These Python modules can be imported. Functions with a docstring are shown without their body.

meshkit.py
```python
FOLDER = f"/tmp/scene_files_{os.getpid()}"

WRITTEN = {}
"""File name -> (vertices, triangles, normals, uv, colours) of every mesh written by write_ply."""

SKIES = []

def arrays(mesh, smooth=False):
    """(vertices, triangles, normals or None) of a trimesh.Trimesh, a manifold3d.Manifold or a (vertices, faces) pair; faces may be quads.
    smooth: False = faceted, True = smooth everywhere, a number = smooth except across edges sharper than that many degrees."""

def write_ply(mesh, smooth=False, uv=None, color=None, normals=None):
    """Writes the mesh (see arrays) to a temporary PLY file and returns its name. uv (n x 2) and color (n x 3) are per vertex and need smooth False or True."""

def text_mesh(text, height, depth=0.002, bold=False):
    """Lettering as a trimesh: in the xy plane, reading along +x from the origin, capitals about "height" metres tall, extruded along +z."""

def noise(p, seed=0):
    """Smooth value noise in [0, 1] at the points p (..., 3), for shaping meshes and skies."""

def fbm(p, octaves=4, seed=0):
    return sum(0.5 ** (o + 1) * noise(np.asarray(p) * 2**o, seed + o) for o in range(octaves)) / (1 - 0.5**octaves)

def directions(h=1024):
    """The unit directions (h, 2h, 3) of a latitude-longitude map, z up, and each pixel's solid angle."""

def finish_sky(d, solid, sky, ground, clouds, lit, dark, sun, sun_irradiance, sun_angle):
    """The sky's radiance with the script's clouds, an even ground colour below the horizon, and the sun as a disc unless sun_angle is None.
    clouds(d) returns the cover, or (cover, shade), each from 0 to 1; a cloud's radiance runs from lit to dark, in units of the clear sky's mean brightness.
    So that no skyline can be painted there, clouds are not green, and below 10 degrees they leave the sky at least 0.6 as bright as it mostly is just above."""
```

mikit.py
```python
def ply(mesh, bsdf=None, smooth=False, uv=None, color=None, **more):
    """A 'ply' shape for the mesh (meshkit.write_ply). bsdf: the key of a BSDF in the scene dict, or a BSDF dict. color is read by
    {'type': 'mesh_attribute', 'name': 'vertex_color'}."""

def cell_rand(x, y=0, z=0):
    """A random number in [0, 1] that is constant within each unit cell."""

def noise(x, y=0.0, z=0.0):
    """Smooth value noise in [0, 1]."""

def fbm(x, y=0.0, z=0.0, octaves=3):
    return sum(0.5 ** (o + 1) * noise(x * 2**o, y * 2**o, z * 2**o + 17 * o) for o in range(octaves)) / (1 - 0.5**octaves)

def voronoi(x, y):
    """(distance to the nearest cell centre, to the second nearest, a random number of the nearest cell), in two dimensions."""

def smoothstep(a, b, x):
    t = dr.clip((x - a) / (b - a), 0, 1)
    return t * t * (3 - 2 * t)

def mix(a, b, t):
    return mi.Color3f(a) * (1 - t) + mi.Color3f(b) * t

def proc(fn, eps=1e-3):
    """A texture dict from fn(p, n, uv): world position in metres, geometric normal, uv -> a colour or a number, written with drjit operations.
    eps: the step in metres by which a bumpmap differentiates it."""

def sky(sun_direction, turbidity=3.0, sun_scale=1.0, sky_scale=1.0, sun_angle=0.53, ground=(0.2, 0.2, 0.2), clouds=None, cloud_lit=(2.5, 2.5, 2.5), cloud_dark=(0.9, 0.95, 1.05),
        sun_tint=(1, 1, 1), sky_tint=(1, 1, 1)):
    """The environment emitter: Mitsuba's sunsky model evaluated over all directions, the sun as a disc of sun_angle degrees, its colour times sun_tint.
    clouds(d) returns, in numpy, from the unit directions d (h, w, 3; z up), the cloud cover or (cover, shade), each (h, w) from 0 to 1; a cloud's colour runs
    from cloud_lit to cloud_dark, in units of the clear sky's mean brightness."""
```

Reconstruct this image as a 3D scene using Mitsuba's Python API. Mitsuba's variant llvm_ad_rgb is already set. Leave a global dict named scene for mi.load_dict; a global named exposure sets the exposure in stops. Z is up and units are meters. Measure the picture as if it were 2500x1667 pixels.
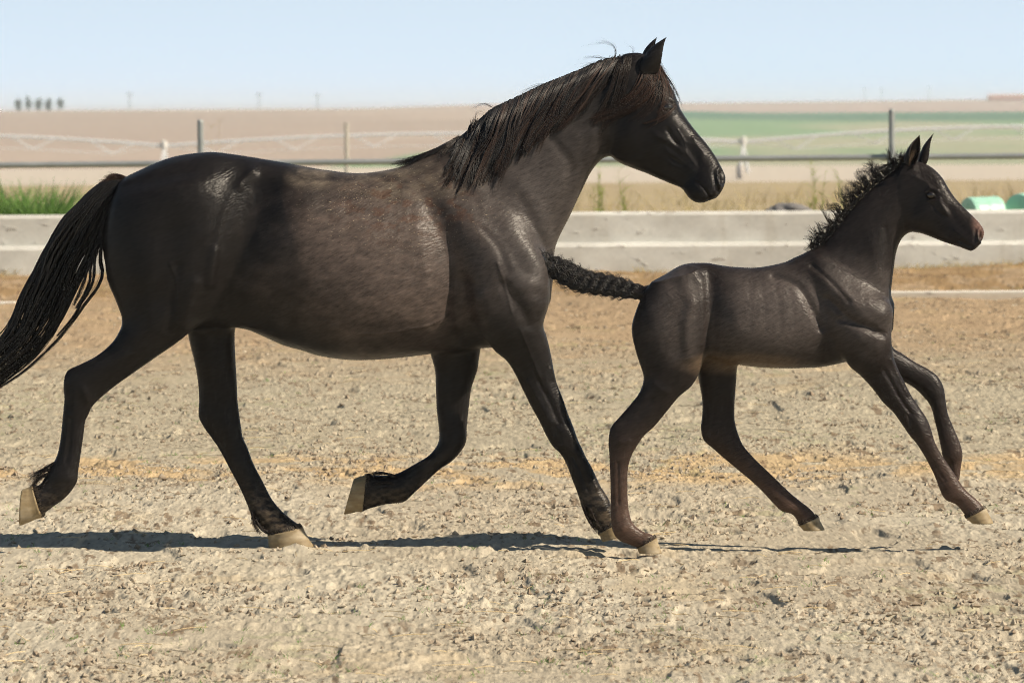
import math, random
import numpy as np, trimesh, drjit as dr, mitsuba as mi, mikit, meshkit
from mikit import noise, fbm, smoothstep, mix, proc
T = mi.ScalarTransform4f
scene, labels = {}, {}

# ------------------------------------------------------------------ camera, sky, exposure
F_PX, CX, CY = 11905.0, 1250.0, 833.5          # focal length and centre for a 2500 px wide picture
CAM_H, CAM_D = 1.818, 20.0
PITCH, ROLL = math.atan((833.5 - 262.0) / F_PX), 0.0056
FWD = np.array([0, math.cos(PITCH), -math.sin(PITCH)])
UP0, R0 = np.array([0, math.sin(PITCH), math.cos(PITCH)]), np.array([1.0, 0, 0])
UPV, RGT = math.cos(ROLL) * UP0 + math.sin(ROLL) * R0, math.cos(ROLL) * R0 - math.sin(ROLL) * UP0
ORG = np.array([0, -CAM_D, CAM_H])
scene['camera'] = {'type': 'thinlens', 'fov': math.degrees(2 * math.atan(1250 / F_PX)), 'fov_axis': 'x', 'near_clip': 0.5, 'far_clip': 30000.0,
                   'aperture_radius': 0.011, 'focus_distance': 20.0,
                   'to_world': T().look_at(origin=ORG.tolist(), target=(ORG + FWD * 10).tolist(), up=UPV.tolist())}
SUN = (1.1, -0.42, 1.0)
scene['sky'] = mikit.sky(SUN, turbidity=3.0, sky_scale=0.45, sun_tint=(0.94, 1.0, 1.10), sky_tint=(1.12, 1.0, 0.86), ground=(0.28, 0.23, 0.17), clouds=lambda d: 0.92 * np.exp(-np.maximum(d[..., 2], 0) / 0.11), cloud_lit=(3.85, 4.7, 5.65))
exposure = 2.4

# ------------------------------------------------------------------ helpers
def P2W(px, py, Y=0.0):
    """the point of the plane y = Y (metres) that the traced picture position stands for"""
    px, py, Y = np.broadcast_arrays(np.asarray(px, float), np.asarray(py, float), np.asarray(Y, float))
    d = FWD + ((px - CX) / F_PX)[..., None] * RGT - ((py - CY) / F_PX)[..., None] * UPV
    t = (Y - ORG[1]) / d[..., 1]
    return ORG + d * t[..., None]
MPP = CAM_D / F_PX                                # metres per traced pixel at the horses

def tag(key, label=None, category=None, group=None, kind=None):
    e = {}
    if label: e['label'] = label
    if category: e['category'] = category
    if group: e['group'] = group
    if kind: e['kind'] = kind
    labels[key] = e

def hash01(*k):
    h = np.zeros(np.broadcast(*k).shape, np.uint32)
    for c, m in zip(k, (374761393, 668265263, 2147483647, 1013904223)):
        h = h + (np.asarray(c).astype(np.int64) & 0xFFFFFFFF).astype(np.uint32) * np.uint32(m)
    h = (h ^ (h >> 13)) * np.uint32(1274126177)
    h = (h ^ (h >> 15)) * np.uint32(2246822519)
    return ((h ^ (h >> 16)) & 0xFFFFFF) / 16777215.0

def vnoise(x, y, seed=0):
    i, j = np.floor(x), np.floor(y)
    a, b = x - i, y - j
    a, b = a * a * (3 - 2 * a), b * b * (3 - 2 * b)
    h = lambda p, q: hash01(i + p, j + q, np.int64(seed))
    return (h(0, 0) * (1 - a) + h(1, 0) * a) * (1 - b) + (h(0, 1) * (1 - a) + h(1, 1) * a) * b

def vfbm(x, y, octaves=4, seed=0):
    return sum(0.5 ** (o + 1) * vnoise(x * 2**o, y * 2**o, seed + 7 * o) for o in range(octaves)) / (1 - 0.5**octaves)

def sstep(a, b, x):
    t = np.clip((x - a) / (b - a), 0, 1)
    return t * t * (3 - 2 * t)

def spline(pts, n):
    """Catmull-Rom through the rows of pts, n samples, roughly even in length"""
    p = np.asarray(pts, float)
    q = np.vstack([2 * p[0] - p[1], p, 2 * p[-1] - p[-2]])
    seg = np.linalg.norm(np.diff(p[:, :2], axis=0), axis=1) + 1e-6
    cum = np.r_[0, np.cumsum(seg)]
    s = np.linspace(0, cum[-1], n)
    i = np.clip(np.searchsorted(cum, s, side='right') - 1, 0, len(seg) - 1)
    t = ((s - cum[i]) / seg[i])[:, None]
    a, b, c, d = q[i], q[i + 1], q[i + 2], q[i + 3]
    r = 0.5 * (2 * b + (c - a) * t + (2 * a - 5 * b + 4 * c - d) * t**2 + (3 * b - a - 3 * c + d) * t**3)
    return r

def along(pts, r):
    """points at fractions r of the length of the polyline pts (smoothed)"""
    s = spline(pts, 200)
    x = np.clip(np.asarray(r), 0, 1) * 199
    i = np.minimum(x.astype(int), 198)
    f = (x - i)[..., None]
    return s[i] * (1 - f) + s[i + 1] * f

def tubes(paths, radius, sides=3):
    """paths (S,N,3), radius (S,N): all strands as one mesh"""
    S, N, _ = paths.shape
    t = np.gradient(paths, axis=1)
    t /= np.linalg.norm(t, axis=2, keepdims=True) + 1e-9
    ref = np.where(np.abs(t[..., 1:2]) < 0.9, [0, 1.0, 0], [1.0, 0, 0])
    a = np.cross(t, ref); a /= np.linalg.norm(a, axis=2, keepdims=True) + 1e-9
    b = np.cross(t, a)
    ang = np.arange(sides) * 2 * np.pi / sides
    v = paths[:, :, None] + radius[:, :, None, None] * (np.cos(ang)[None, None, :, None] * a[:, :, None] + np.sin(ang)[None, None, :, None] * b[:, :, None])
    base = (np.arange(S) * N * sides)[:, None, None]
    i, j = np.arange(N - 1)[None, :, None], np.arange(sides)[None, None, :]
    A = base + i * sides + j; B = base + i * sides + (j + 1) % sides
    q = np.stack([A, B, B + sides, A + sides], -1).reshape(-1, 4)
    return v.reshape(-1, 3), np.vstack([q[:, [0, 1, 2]], q[:, [0, 2, 3]]])

def surface_nets(f, origin, h):
    """the zero surface of the grid f as a quad mesh"""
    s = f < 0
    nx, ny, nz = f.shape
    c = np.zeros((nx - 1, ny - 1, nz - 1), np.int8)
    for a in (0, 1):
        for b in (0, 1):
            for d in (0, 1):
                c += s[a:nx - 1 + a, b:ny - 1 + b, d:nz - 1 + d]
    cells = np.argwhere((c > 0) & (c < 8))
    idx = -np.ones(c.shape, np.int64); idx[tuple(cells.T)] = np.arange(len(cells))
    acc, cnt = np.zeros((len(cells), 3)), np.zeros(len(cells))
    corner = [(a, b, d) for a in (0, 1) for b in (0, 1) for d in (0, 1)]
    val = {k: f[cells[:, 0] + k[0], cells[:, 1] + k[1], cells[:, 2] + k[2]] for k in corner}
    for p in corner:
        for ax in range(3):
            if p[ax]: continue
            q = tuple(p[m] + (m == ax) for m in range(3))
            A, B = val[p], val[q]
            hit = (A < 0) != (B < 0)
            t = np.where(hit, A / np.where(hit, A - B, 1), 0)
            pos = np.array(p, float)[None] + t[:, None] * np.eye(3)[ax]
            acc += np.where(hit[:, None], pos, 0); cnt += hit
    v = (cells + acc / cnt[:, None]) * h + origin
    faces = []
    for ax in range(3):
        sl0 = [slice(1, -1)] * 3; sl1 = [slice(1, -1)] * 3
        sl0[ax] = slice(0, -1); sl1[ax] = slice(1, None)
        s0, s1 = s[tuple(sl0)], s[tuple(sl1)]
        e = np.argwhere(s0 != s1)
        inside = s0[tuple(e.T)]
        off = np.ones(3, int); off[ax] = 0
        e = e + off
        u, w = (ax + 1) % 3, (ax + 2) % 3
        def at(du, dw):
            k = e.copy(); k[:, u] -= du; k[:, w] -= dw
            return idx[tuple(k.T)]
        q = np.stack([at(1, 1), at(0, 1), at(0, 0), at(1, 0)], 1)
        q[~inside] = q[~inside][:, ::-1]
        faces.append(q)
    q = np.vstack(faces)
    return v, np.vstack([q[:, [0, 1, 2]], q[:, [0, 2, 3]]])

def vnormals(v, f):
    n = np.zeros_like(v); k = np.cross(v[f[:, 1]] - v[f[:, 0]], v[f[:, 2]] - v[f[:, 0]])
    for j in range(3):
        for a in range(3): n[:, a] += np.bincount(f[:, j], k[:, a], len(v))
    return n / (np.linalg.norm(n, axis=1, keepdims=True) + 1e-12)

def smooth_mesh(v, f, steps):
    import scipy.sparse as sp
    e = np.vstack([f[:, [0, 1]], f[:, [1, 2]], f[:, [2, 0]]])
    A = sp.coo_matrix((np.ones(len(e)), (e[:, 0], e[:, 1])), (len(v), len(v))).tocsr()
    A = ((A + A.T) > 0).astype(float)
    D = sp.diags(1 / np.maximum(A.sum(1).A1, 1)) @ A
    for k in range(steps):
        v = v + 0.5 * (D @ v - v)
        v = v - 0.53 * (D @ v - v)
    return v

# ------------------------------------------------------------------ bodies: sections between two traced outlines, blended into one surface
class Body:
    def __init__(self, Y0, box, h):
        self.Y0, self.h, self.relief = Y0, h, 1.0
        a, b = P2W(box[0], box[3], Y0), P2W(box[2], box[1], Y0)
        self.o = np.array([a[0], Y0 - box[4], a[2]])
        self.n = [int((b[0] - a[0]) / h) + 2, int(2 * box[4] / h) + 2, int((b[2] - a[2]) / h) + 2]
        self.f = None

    def part(self, st, ends=(True, True)):
        """signed distance of a loft; st rows: xa, ya, xb, yb, half depth, depth offset, tilt, exponent"""
        st = np.array([list(r) + [0, 0, 2.0][len(r) - 5:] for r in st], float)
        a, b = P2W(st[:, 0], st[:, 1], self.Y0 + st[:, 5] * MPP), P2W(st[:, 2], st[:, 3], self.Y0 + st[:, 5] * MPP)
        ctl = np.column_stack([(a[:, 0] + b[:, 0]) / 2, (a[:, 2] + b[:, 2]) / 2, (b[:, 0] - a[:, 0]) / 2, (b[:, 2] - a[:, 2]) / 2, st[:, 4] * MPP, st[:, 5] * MPP, st[:, 6], st[:, 7]])
        s = spline(ctl, 150)
        c, hv = s[:, :2], s[:, 2:4]
        L = np.r_[0, np.cumsum(np.linalg.norm(np.diff(c, axis=0), axis=1))]
        R = np.linalg.norm(hv, axis=1).max() + 0.10
        lo = np.floor((c.min(0) - R - self.o[[0, 2]]) / self.h).astype(int); hi = np.ceil((c.max(0) + R - self.o[[0, 2]]) / self.h).astype(int)
        lo = np.maximum(lo, 0); hi = np.minimum(hi, [self.n[0], self.n[2]])
        gx = self.o[0] + np.arange(lo[0], hi[0]) * self.h; gz = self.o[2] + np.arange(lo[1], hi[1]) * self.h
        X, Z = np.meshgrid(gx, gz, indexing='ij')
        P = np.column_stack([X.ravel(), Z.ravel()])
        best = np.full(len(P), 1e9); tt = np.zeros(len(P)); uu = np.zeros(len(P)); ax = np.full(len(P), 0.0)
        hl = np.linalg.norm(hv, axis=1)
        prev = None
        for k in range(len(c)):
            d = P - c[k]
            g = d[:, 0] * hv[k, 1] - d[:, 1] * hv[k, 0]
            u = (d @ hv[k]) / hl[k]**2
            if prev is not None:
                hit = (g * prev[0] <= 0) & (g != prev[0])
                w = np.where(hit, prev[0] / np.where(hit, prev[0] - g, 1), 0)
                ui = prev[1] * (1 - w) + u * w
                dist = np.maximum(np.abs(ui) - 1, 0) * hl[k] + 1e-3 * np.abs(ui)
                ok = hit & (dist < best)
                best[ok] = dist[ok]; tt[ok] = k - 1 + w[ok]; uu[ok] = ui[ok]
            prev = (g, u)
        miss = best > 1e8
        for k, end in ((0, 0), (len(c) - 1, 1)):
            d = P - c[k]
            e = np.abs(d[:, 0] * hv[k, 1] - d[:, 1] * hv[k, 0]) / hl[k]
            u = (d @ hv[k]) / hl[k]**2
            dist = np.hypot(e, np.maximum(np.abs(u) - 1, 0) * hl[k])
            ok = miss & (dist < best)
            best[ok] = dist[ok]; tt[ok] = k; uu[ok] = u[ok]; ax[ok] = e[ok]
        i = np.minimum(tt.astype(int), len(c) - 2); w = (tt - i)[:, None]
        q = s[i] * (1 - w) + s[i + 1] * w
        ls = L[i] * (1 - w[:, 0]) + L[i + 1] * w[:, 0]
        shape = X.shape
        hw = np.linalg.norm(q[:, 2:4], axis=1).reshape(shape)[:, None, :]
        wd, yc, tl, p = (q[:, k].reshape(shape)[:, None, :] for k in (4, 5, 6, 7))
        U = uu.reshape(shape)[:, None, :]
        y = (self.o[1] + np.arange(self.n[1]) * self.h - self.Y0)[None, :, None]
        wd = wd * np.clip(1 + tl * np.clip(U, -1.3, 1.3), 0.3, 2)
        V = np.abs((y - yc) / wd); U = np.abs(U) + 0 * V
        V = np.maximum(V, 1e-4); U = np.maximum(U, 1e-4)
        g = (U**p + V**p)**(1 / p)
        gr = g**(1 - p) * np.sqrt((U**(p - 1) / hw)**2 + (V**(p - 1) / wd)**2)
        d = (g - 1) / np.maximum(gr, 1e-3)
        e = ax.reshape(shape)[:, None, :]
        d = np.where(e > 0, np.hypot(np.maximum(d, 0), e), d)
        cap = np.full(len(P), -1e9)
        if ends[0]: cap = np.maximum(cap, -ls)
        if ends[1]: cap = np.maximum(cap, ls - L[-1])
        cap = cap.reshape(shape)[:, None, :]
        d = np.where(e > 0, d, np.maximum(d, np.minimum(cap, 0)))
        out = np.full(self.n, 0.3, np.float32)
        out[lo[0]:hi[0], :, lo[1]:hi[1]] = d
        return out

    @staticmethod
    def smin(a, b, k):
        h = np.maximum(k - np.abs(a - b), 0) / k
        return np.minimum(a, b) - h * h * k * 0.25

    def mesh(self, strokes, steps=3):
        v, f = surface_nets(self.f, self.o, self.h)
        v = smooth_mesh(v, f, steps)
        keep = max(trimesh.graph.connected_components(np.vstack([f[:, :2], f[:, 1:]]), nodes=np.arange(len(v))), key=len)
        m = np.zeros(len(v), bool); m[keep] = True
        new = np.cumsum(m) - 1
        v, f = v[m], new[f[m[f[:, 0]]]]
        n = vnormals(v, f)
        disp = np.zeros(len(v))
        side = v[:, 1] - self.Y0
        for pl, sig, amp, which in strokes:
            pl = np.asarray(pl, float)
            q = spline(pl, max(8, 8 * len(pl))) if len(pl) > 1 else pl
            yy = self.Y0 + {'n': -0.12, 'f': 0.12, 'b': 0, 'm': -0.06}[which]
            w = P2W(q[:, 0], q[:, 1], yy)[:, [0, 2]]
            s = sig * MPP
            lo, hi = w.min(0) - 3 * s, w.max(0) + 3 * s
            m = (v[:, 0] > lo[0]) & (v[:, 0] < hi[0]) & (v[:, 2] > lo[1]) & (v[:, 2] < hi[1])
            if which in 'nm': m &= side < 0
            if which == 'f': m &= side > 0
            k = np.where(m)[0]
            if not len(k): continue
            d2 = np.full(len(k), 1e9)
            for r in w: d2 = np.minimum(d2, ((v[k][:, [0, 2]] - r)**2).sum(1))
            amp = amp * (1.35 if which == 'n' and sig <= 10 else 1.0)
            disp[k] += amp * 0.001 * np.exp(-d2 / s**2) * (sstep(0.15, 0.6, np.abs(n[k, 1])) if which != 'b' or sig > 9 else sstep(0.0, 0.3, np.abs(n[k, 1])))
        sd = np.where(side < 0, 3.7, 11.3)
        flesh = 0.0052 * (vfbm(v[:, 0] / 0.10 + sd, v[:, 2] / 0.13, 2, 301) - 0.5) + 0.0026 * (vfbm(v[:, 0] / 0.038 + sd, v[:, 2] / 0.06, 2, 302) - 0.5)
        disp += flesh * sstep(0.2, 0.7, np.abs(n[:, 1])) * self.relief
        v = v + n * disp[:, None]
        self.v, self.fc, self.nrm = v, f, vnormals(v, f)
        # depth of the near side, for laying hair and eyes on it
        s = self.f < 0
        first = np.argmax(s, axis=1)
        any_ = s.any(axis=1)
        f1 = np.take_along_axis(self.f, first[:, None, :], 1)[:, 0]
        f0 = np.take_along_axis(self.f, np.maximum(first - 1, 0)[:, None, :], 1)[:, 0]
        y = self.o[1] + (first - f1 / np.where(f1 - f0 == 0, 1, f1 - f0)) * self.h
        self.near = np.where(any_, np.clip(y, self.o[1], self.Y0), self.Y0)
        return v, f

    def surf(self, x, z):
        i = np.clip((x - self.o[0]) / self.h, 0, self.n[0] - 1.01); k = np.clip((z - self.o[2]) / self.h, 0, self.n[2] - 1.01)
        a, b = i.astype(int), k.astype(int); i, k = i - a, k - b
        N = self.near
        return (N[a, b] * (1 - i) + N[a + 1, b] * i) * (1 - k) + (N[a, b + 1] * (1 - i) + N[a + 1, b + 1] * i) * k

def loft_mesh(st, Y0, n=24, sides=28, cap=True):
    """closed loft; st rows: xa, ya, xb, yb, half depth, depth offset"""
    st = np.array([list(r) + [0] * (6 - len(r)) for r in st], float)
    s = spline(st, n) if n else st
    a, b = P2W(s[:, 0], s[:, 1], Y0 + s[:, 5] * MPP), P2W(s[:, 2], s[:, 3], Y0 + s[:, 5] * MPP)
    c, h = (a + b) / 2, (b - a) / 2
    ang = np.arange(sides) * 2 * np.pi / sides
    v = c[:, None] + np.cos(ang)[None, :, None] * h[:, None] + np.sin(ang)[None, :, None] * (s[:, 4] * MPP)[:, None, None] * np.array([0, 1.0, 0])
    N = len(s)
    i, j = np.meshgrid(np.arange(N - 1), np.arange(sides), indexing='ij')
    q = np.stack([i * sides + j, i * sides + (j + 1) % sides, (i + 1) * sides + (j + 1) % sides, (i + 1) * sides + j], -1).reshape(-1, 4)
    v = np.vstack([v.reshape(-1, 3), c[:1], c[-1:]])
    f = np.vstack([q[:, [0, 1, 2]], q[:, [0, 2, 3]]])
    k = np.arange(sides)
    f = np.vstack([f, np.column_stack([k * 0 + N * sides, (k + 1) % sides, k]), np.column_stack([k * 0 + N * sides + 1, (N - 1) * sides + k, (N - 1) * sides + (k + 1) % sides])])
    m = trimesh.Trimesh(v, f, process=False)
    m.fix_normals()
    return m

# ------------------------------------------------------------------ materials
def two(d): return {'type': 'twosided', 'bsdf': d}

def wx(px): return float(P2W(px, 800, 0)[0])
def wz(py): return float(P2W(1250, py, 0)[2])

def blob(p, px, py, rx, ry, soft=0.45):
    """a soft patch of the coat at one place of the body"""
    c = P2W(px, py, 0)
    d = dr.sqrt(dr.square((p.x - float(c[0])) / (rx * MPP)) + dr.square((p.z - float(c[2])) / (ry * MPP)))
    return 1 - smoothstep(1 - soft, 1 + soft, d + (fbm(p.x * 9, p.y * 5, p.z * 9) - 0.5) * 0.7)

def grain(p):
    """the lie of the hair: short streaks running back and down"""
    a = fbm(p.x * 60 + p.z * 40, p.y * 80, p.z * 260 - p.x * 110, octaves=2)
    b = fbm(p.x * 24 + p.z * 18, p.y * 30, p.z * 90 - p.x * 40, octaves=2)
    return 0.35 + 0.85 * a + 0.45 * b

def mare_coat(p, n, uv):
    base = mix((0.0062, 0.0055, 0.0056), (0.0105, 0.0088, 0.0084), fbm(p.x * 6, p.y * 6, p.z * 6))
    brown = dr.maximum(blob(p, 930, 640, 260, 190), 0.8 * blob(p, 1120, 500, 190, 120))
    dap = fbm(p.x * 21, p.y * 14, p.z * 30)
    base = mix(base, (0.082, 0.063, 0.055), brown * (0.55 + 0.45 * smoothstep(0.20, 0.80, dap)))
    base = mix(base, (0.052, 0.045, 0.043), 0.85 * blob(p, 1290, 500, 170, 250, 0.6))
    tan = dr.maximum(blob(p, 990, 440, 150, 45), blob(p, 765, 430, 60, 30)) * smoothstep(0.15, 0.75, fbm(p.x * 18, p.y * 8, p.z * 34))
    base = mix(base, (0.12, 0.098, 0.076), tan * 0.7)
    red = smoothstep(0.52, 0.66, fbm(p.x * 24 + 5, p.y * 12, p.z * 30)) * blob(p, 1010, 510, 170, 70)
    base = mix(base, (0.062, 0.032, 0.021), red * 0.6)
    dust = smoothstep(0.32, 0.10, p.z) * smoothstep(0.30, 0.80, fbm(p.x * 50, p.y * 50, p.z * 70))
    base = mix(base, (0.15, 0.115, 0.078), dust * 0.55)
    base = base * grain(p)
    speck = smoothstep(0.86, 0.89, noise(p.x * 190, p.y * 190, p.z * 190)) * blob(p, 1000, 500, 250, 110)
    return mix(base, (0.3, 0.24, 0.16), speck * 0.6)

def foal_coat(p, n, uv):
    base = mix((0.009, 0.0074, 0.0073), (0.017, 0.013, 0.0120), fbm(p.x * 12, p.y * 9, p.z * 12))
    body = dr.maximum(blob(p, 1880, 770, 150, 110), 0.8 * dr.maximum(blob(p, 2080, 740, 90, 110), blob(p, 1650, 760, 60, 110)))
    base = mix(base, (0.074, 0.062, 0.058), body * (0.55 + 0.45 * fbm(p.x * 20, p.y * 14, p.z * 14)))  # paler baby coat, with sunlit brightness painted in at barrel, shoulder and thigh
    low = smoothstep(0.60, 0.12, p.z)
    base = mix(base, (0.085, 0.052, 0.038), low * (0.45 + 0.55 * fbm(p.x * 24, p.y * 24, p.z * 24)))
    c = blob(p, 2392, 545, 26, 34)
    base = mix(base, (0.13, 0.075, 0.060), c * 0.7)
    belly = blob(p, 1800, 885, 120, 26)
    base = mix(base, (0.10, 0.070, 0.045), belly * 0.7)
    return base * grain(p)

def fur(p, n, uv):
    return fbm(p.x * 46 + p.z * 30, p.y * 60, p.z * 210 - p.x * 90, octaves=2)

def soft_fur(p, n, uv):
    return fbm(p.x * 120, p.y * 120, p.z * 190 + p.x * 60, octaves=2) + 0.5 * fbm(p.x * 60, p.y * 60, p.z * 80 + p.x * 26, octaves=2)

def fur_rough(p, n, uv):
    return 0.33 + 0.14 * fbm(p.x * 20, p.y * 20, p.z * 26)

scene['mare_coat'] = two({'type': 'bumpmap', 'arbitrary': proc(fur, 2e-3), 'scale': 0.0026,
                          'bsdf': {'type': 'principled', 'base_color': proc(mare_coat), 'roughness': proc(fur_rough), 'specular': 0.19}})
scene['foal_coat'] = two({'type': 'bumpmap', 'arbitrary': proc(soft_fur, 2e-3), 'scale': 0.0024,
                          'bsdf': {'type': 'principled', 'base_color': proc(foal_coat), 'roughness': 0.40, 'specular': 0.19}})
scene['hair'] = two({'type': 'principled', 'base_color': {'type': 'mesh_attribute', 'name': 'vertex_color'}, 'roughness': 0.42, 'specular': 0.36})
def hoof_col(p, n, uv):
    k = fbm(p.x * 60, p.y * 60, p.z * 60)
    ring = fbm(p.x * 25, p.y * 10, p.z * 150, octaves=2)
    c = mix((0.13, 0.09, 0.045), (0.33, 0.26, 0.15), 0.25 + 0.45 * k + 0.35 * (ring - 0.5))
    return mix(c, (0.42, 0.37, 0.28), smoothstep(0.45, 0.75, fbm(p.x * 16, p.y * 16, p.z * 24)) * 0.4)
scene['hoof_horn'] = two({'type': 'principled', 'base_color': proc(hoof_col), 'roughness': 0.6, 'specular': 0.35})
scene['eye_gloss'] = {'type': 'principled', 'base_color': {'type': 'rgb', 'value': [0.006, 0.004, 0.003]}, 'roughness': 0.06, 'specular': 0.6, 'clearcoat': 0.6}

# ------------------------------------------------------------------ the mare
MY = 0.12
mare = Body(MY, (35, 120, 1790, 1320, 0.37), 0.0062)
trunk = mare.part([
    (264, 520, 256, 635, 32, 0, 0, 2.2), (291, 450, 268, 700, 76, 0, 0, 2.2), (340, 417, 315, 765, 112, 0, 0, 2.2), (420, 384, 400, 800, 136, 0, 0, 2.25), (505, 372, 498, 795, 146, 0, 0.0, 2.3),
    (560, 376, 548, 798, 136, 0, 0.0, 2.3), (615, 384, 601, 804, 127, 0, 0.0, 2.25), (662, 392, 650, 824, 140, 0, -0.04, 2.2), (705, 399, 693, 843, 168, 0, -0.06, 2.15), (745, 407, 733, 854, 184, 0, -0.04, 2.1), (800, 416, 788, 870, 188, 0, 0.03, 2.1),
    (880, 423, 872, 879, 186, 0, 0.12, 2.1), (970, 410, 975, 873, 170, 0, 0.21, 2.1), (1050, 382, 1065, 862, 140, 0, 0.24, 2.05), (1115, 380, 1142, 852, 116, 0, 0.14, 2.0),
    (1190, 450, 1230, 845, 120, 0, 0.15, 2.1), (1262, 545, 1295, 818, 102, 0, 0, 2.1), (1318, 605, 1328, 775, 70, 0, 0, 2.1), (1341, 655, 1343, 735, 28, 0, 0, 2)])
neck = mare.part([
    (1030, 400, 1290, 760, 112, 0, 0.3), (1062, 378, 1325, 690, 106, 0, 0.3), (1095, 352, 1345, 640, 98, 0, 0.32), (1132, 326, 1362, 586, 86, 0, 0.32), (1190, 275, 1391, 528, 74, 0, 0.3), (1258, 243, 1418, 470, 64, 0, 0.28),
    (1328, 211, 1443, 420, 57, 0, 0.22), (1400, 184, 1466, 392, 52, 0, 0.15), (1450, 163, 1484, 380, 50, 0, 0.1), (1500, 144, 1500, 360, 47, 0, 0.1), (1550, 133, 1525, 330, 40, 0, 0.1), (1580, 140, 1560, 300, 34, 0, 0)])
head = mare.part([
    (1530, 136, 1470, 250, 40, 0, 0.1), (1566, 137, 1472, 310, 48, 0, 0.1), (1597, 156, 1480, 350, 57, 0, 0.05), (1621, 184, 1492, 380, 62, -5, 0, 2.2), (1645, 224, 1512, 397, 64, -10, -0.08, 2.3), (1661, 266, 1545, 411, 60, -19, -0.12, 2.35),
    (1680, 296, 1580, 424, 52, -29, -0.1, 2.4), (1700, 322, 1612, 438, 45, -40, -0.06, 2.4), (1722, 348, 1641, 450, 40, -51, 0, 2.3), (1742, 375, 1659, 457, 37, -62, 0, 2.2), (1757, 401, 1668, 464, 37, -72, 0, 2.2),
    (1770, 428, 1674, 473, 36, -80, 0, 2.1), (1770, 447, 1684, 485, 32, -86, 0, 2.1), (1762, 467, 1698, 494, 26, -90, 0), (1750, 483, 1714, 496, 14, -91, 0)])
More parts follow.
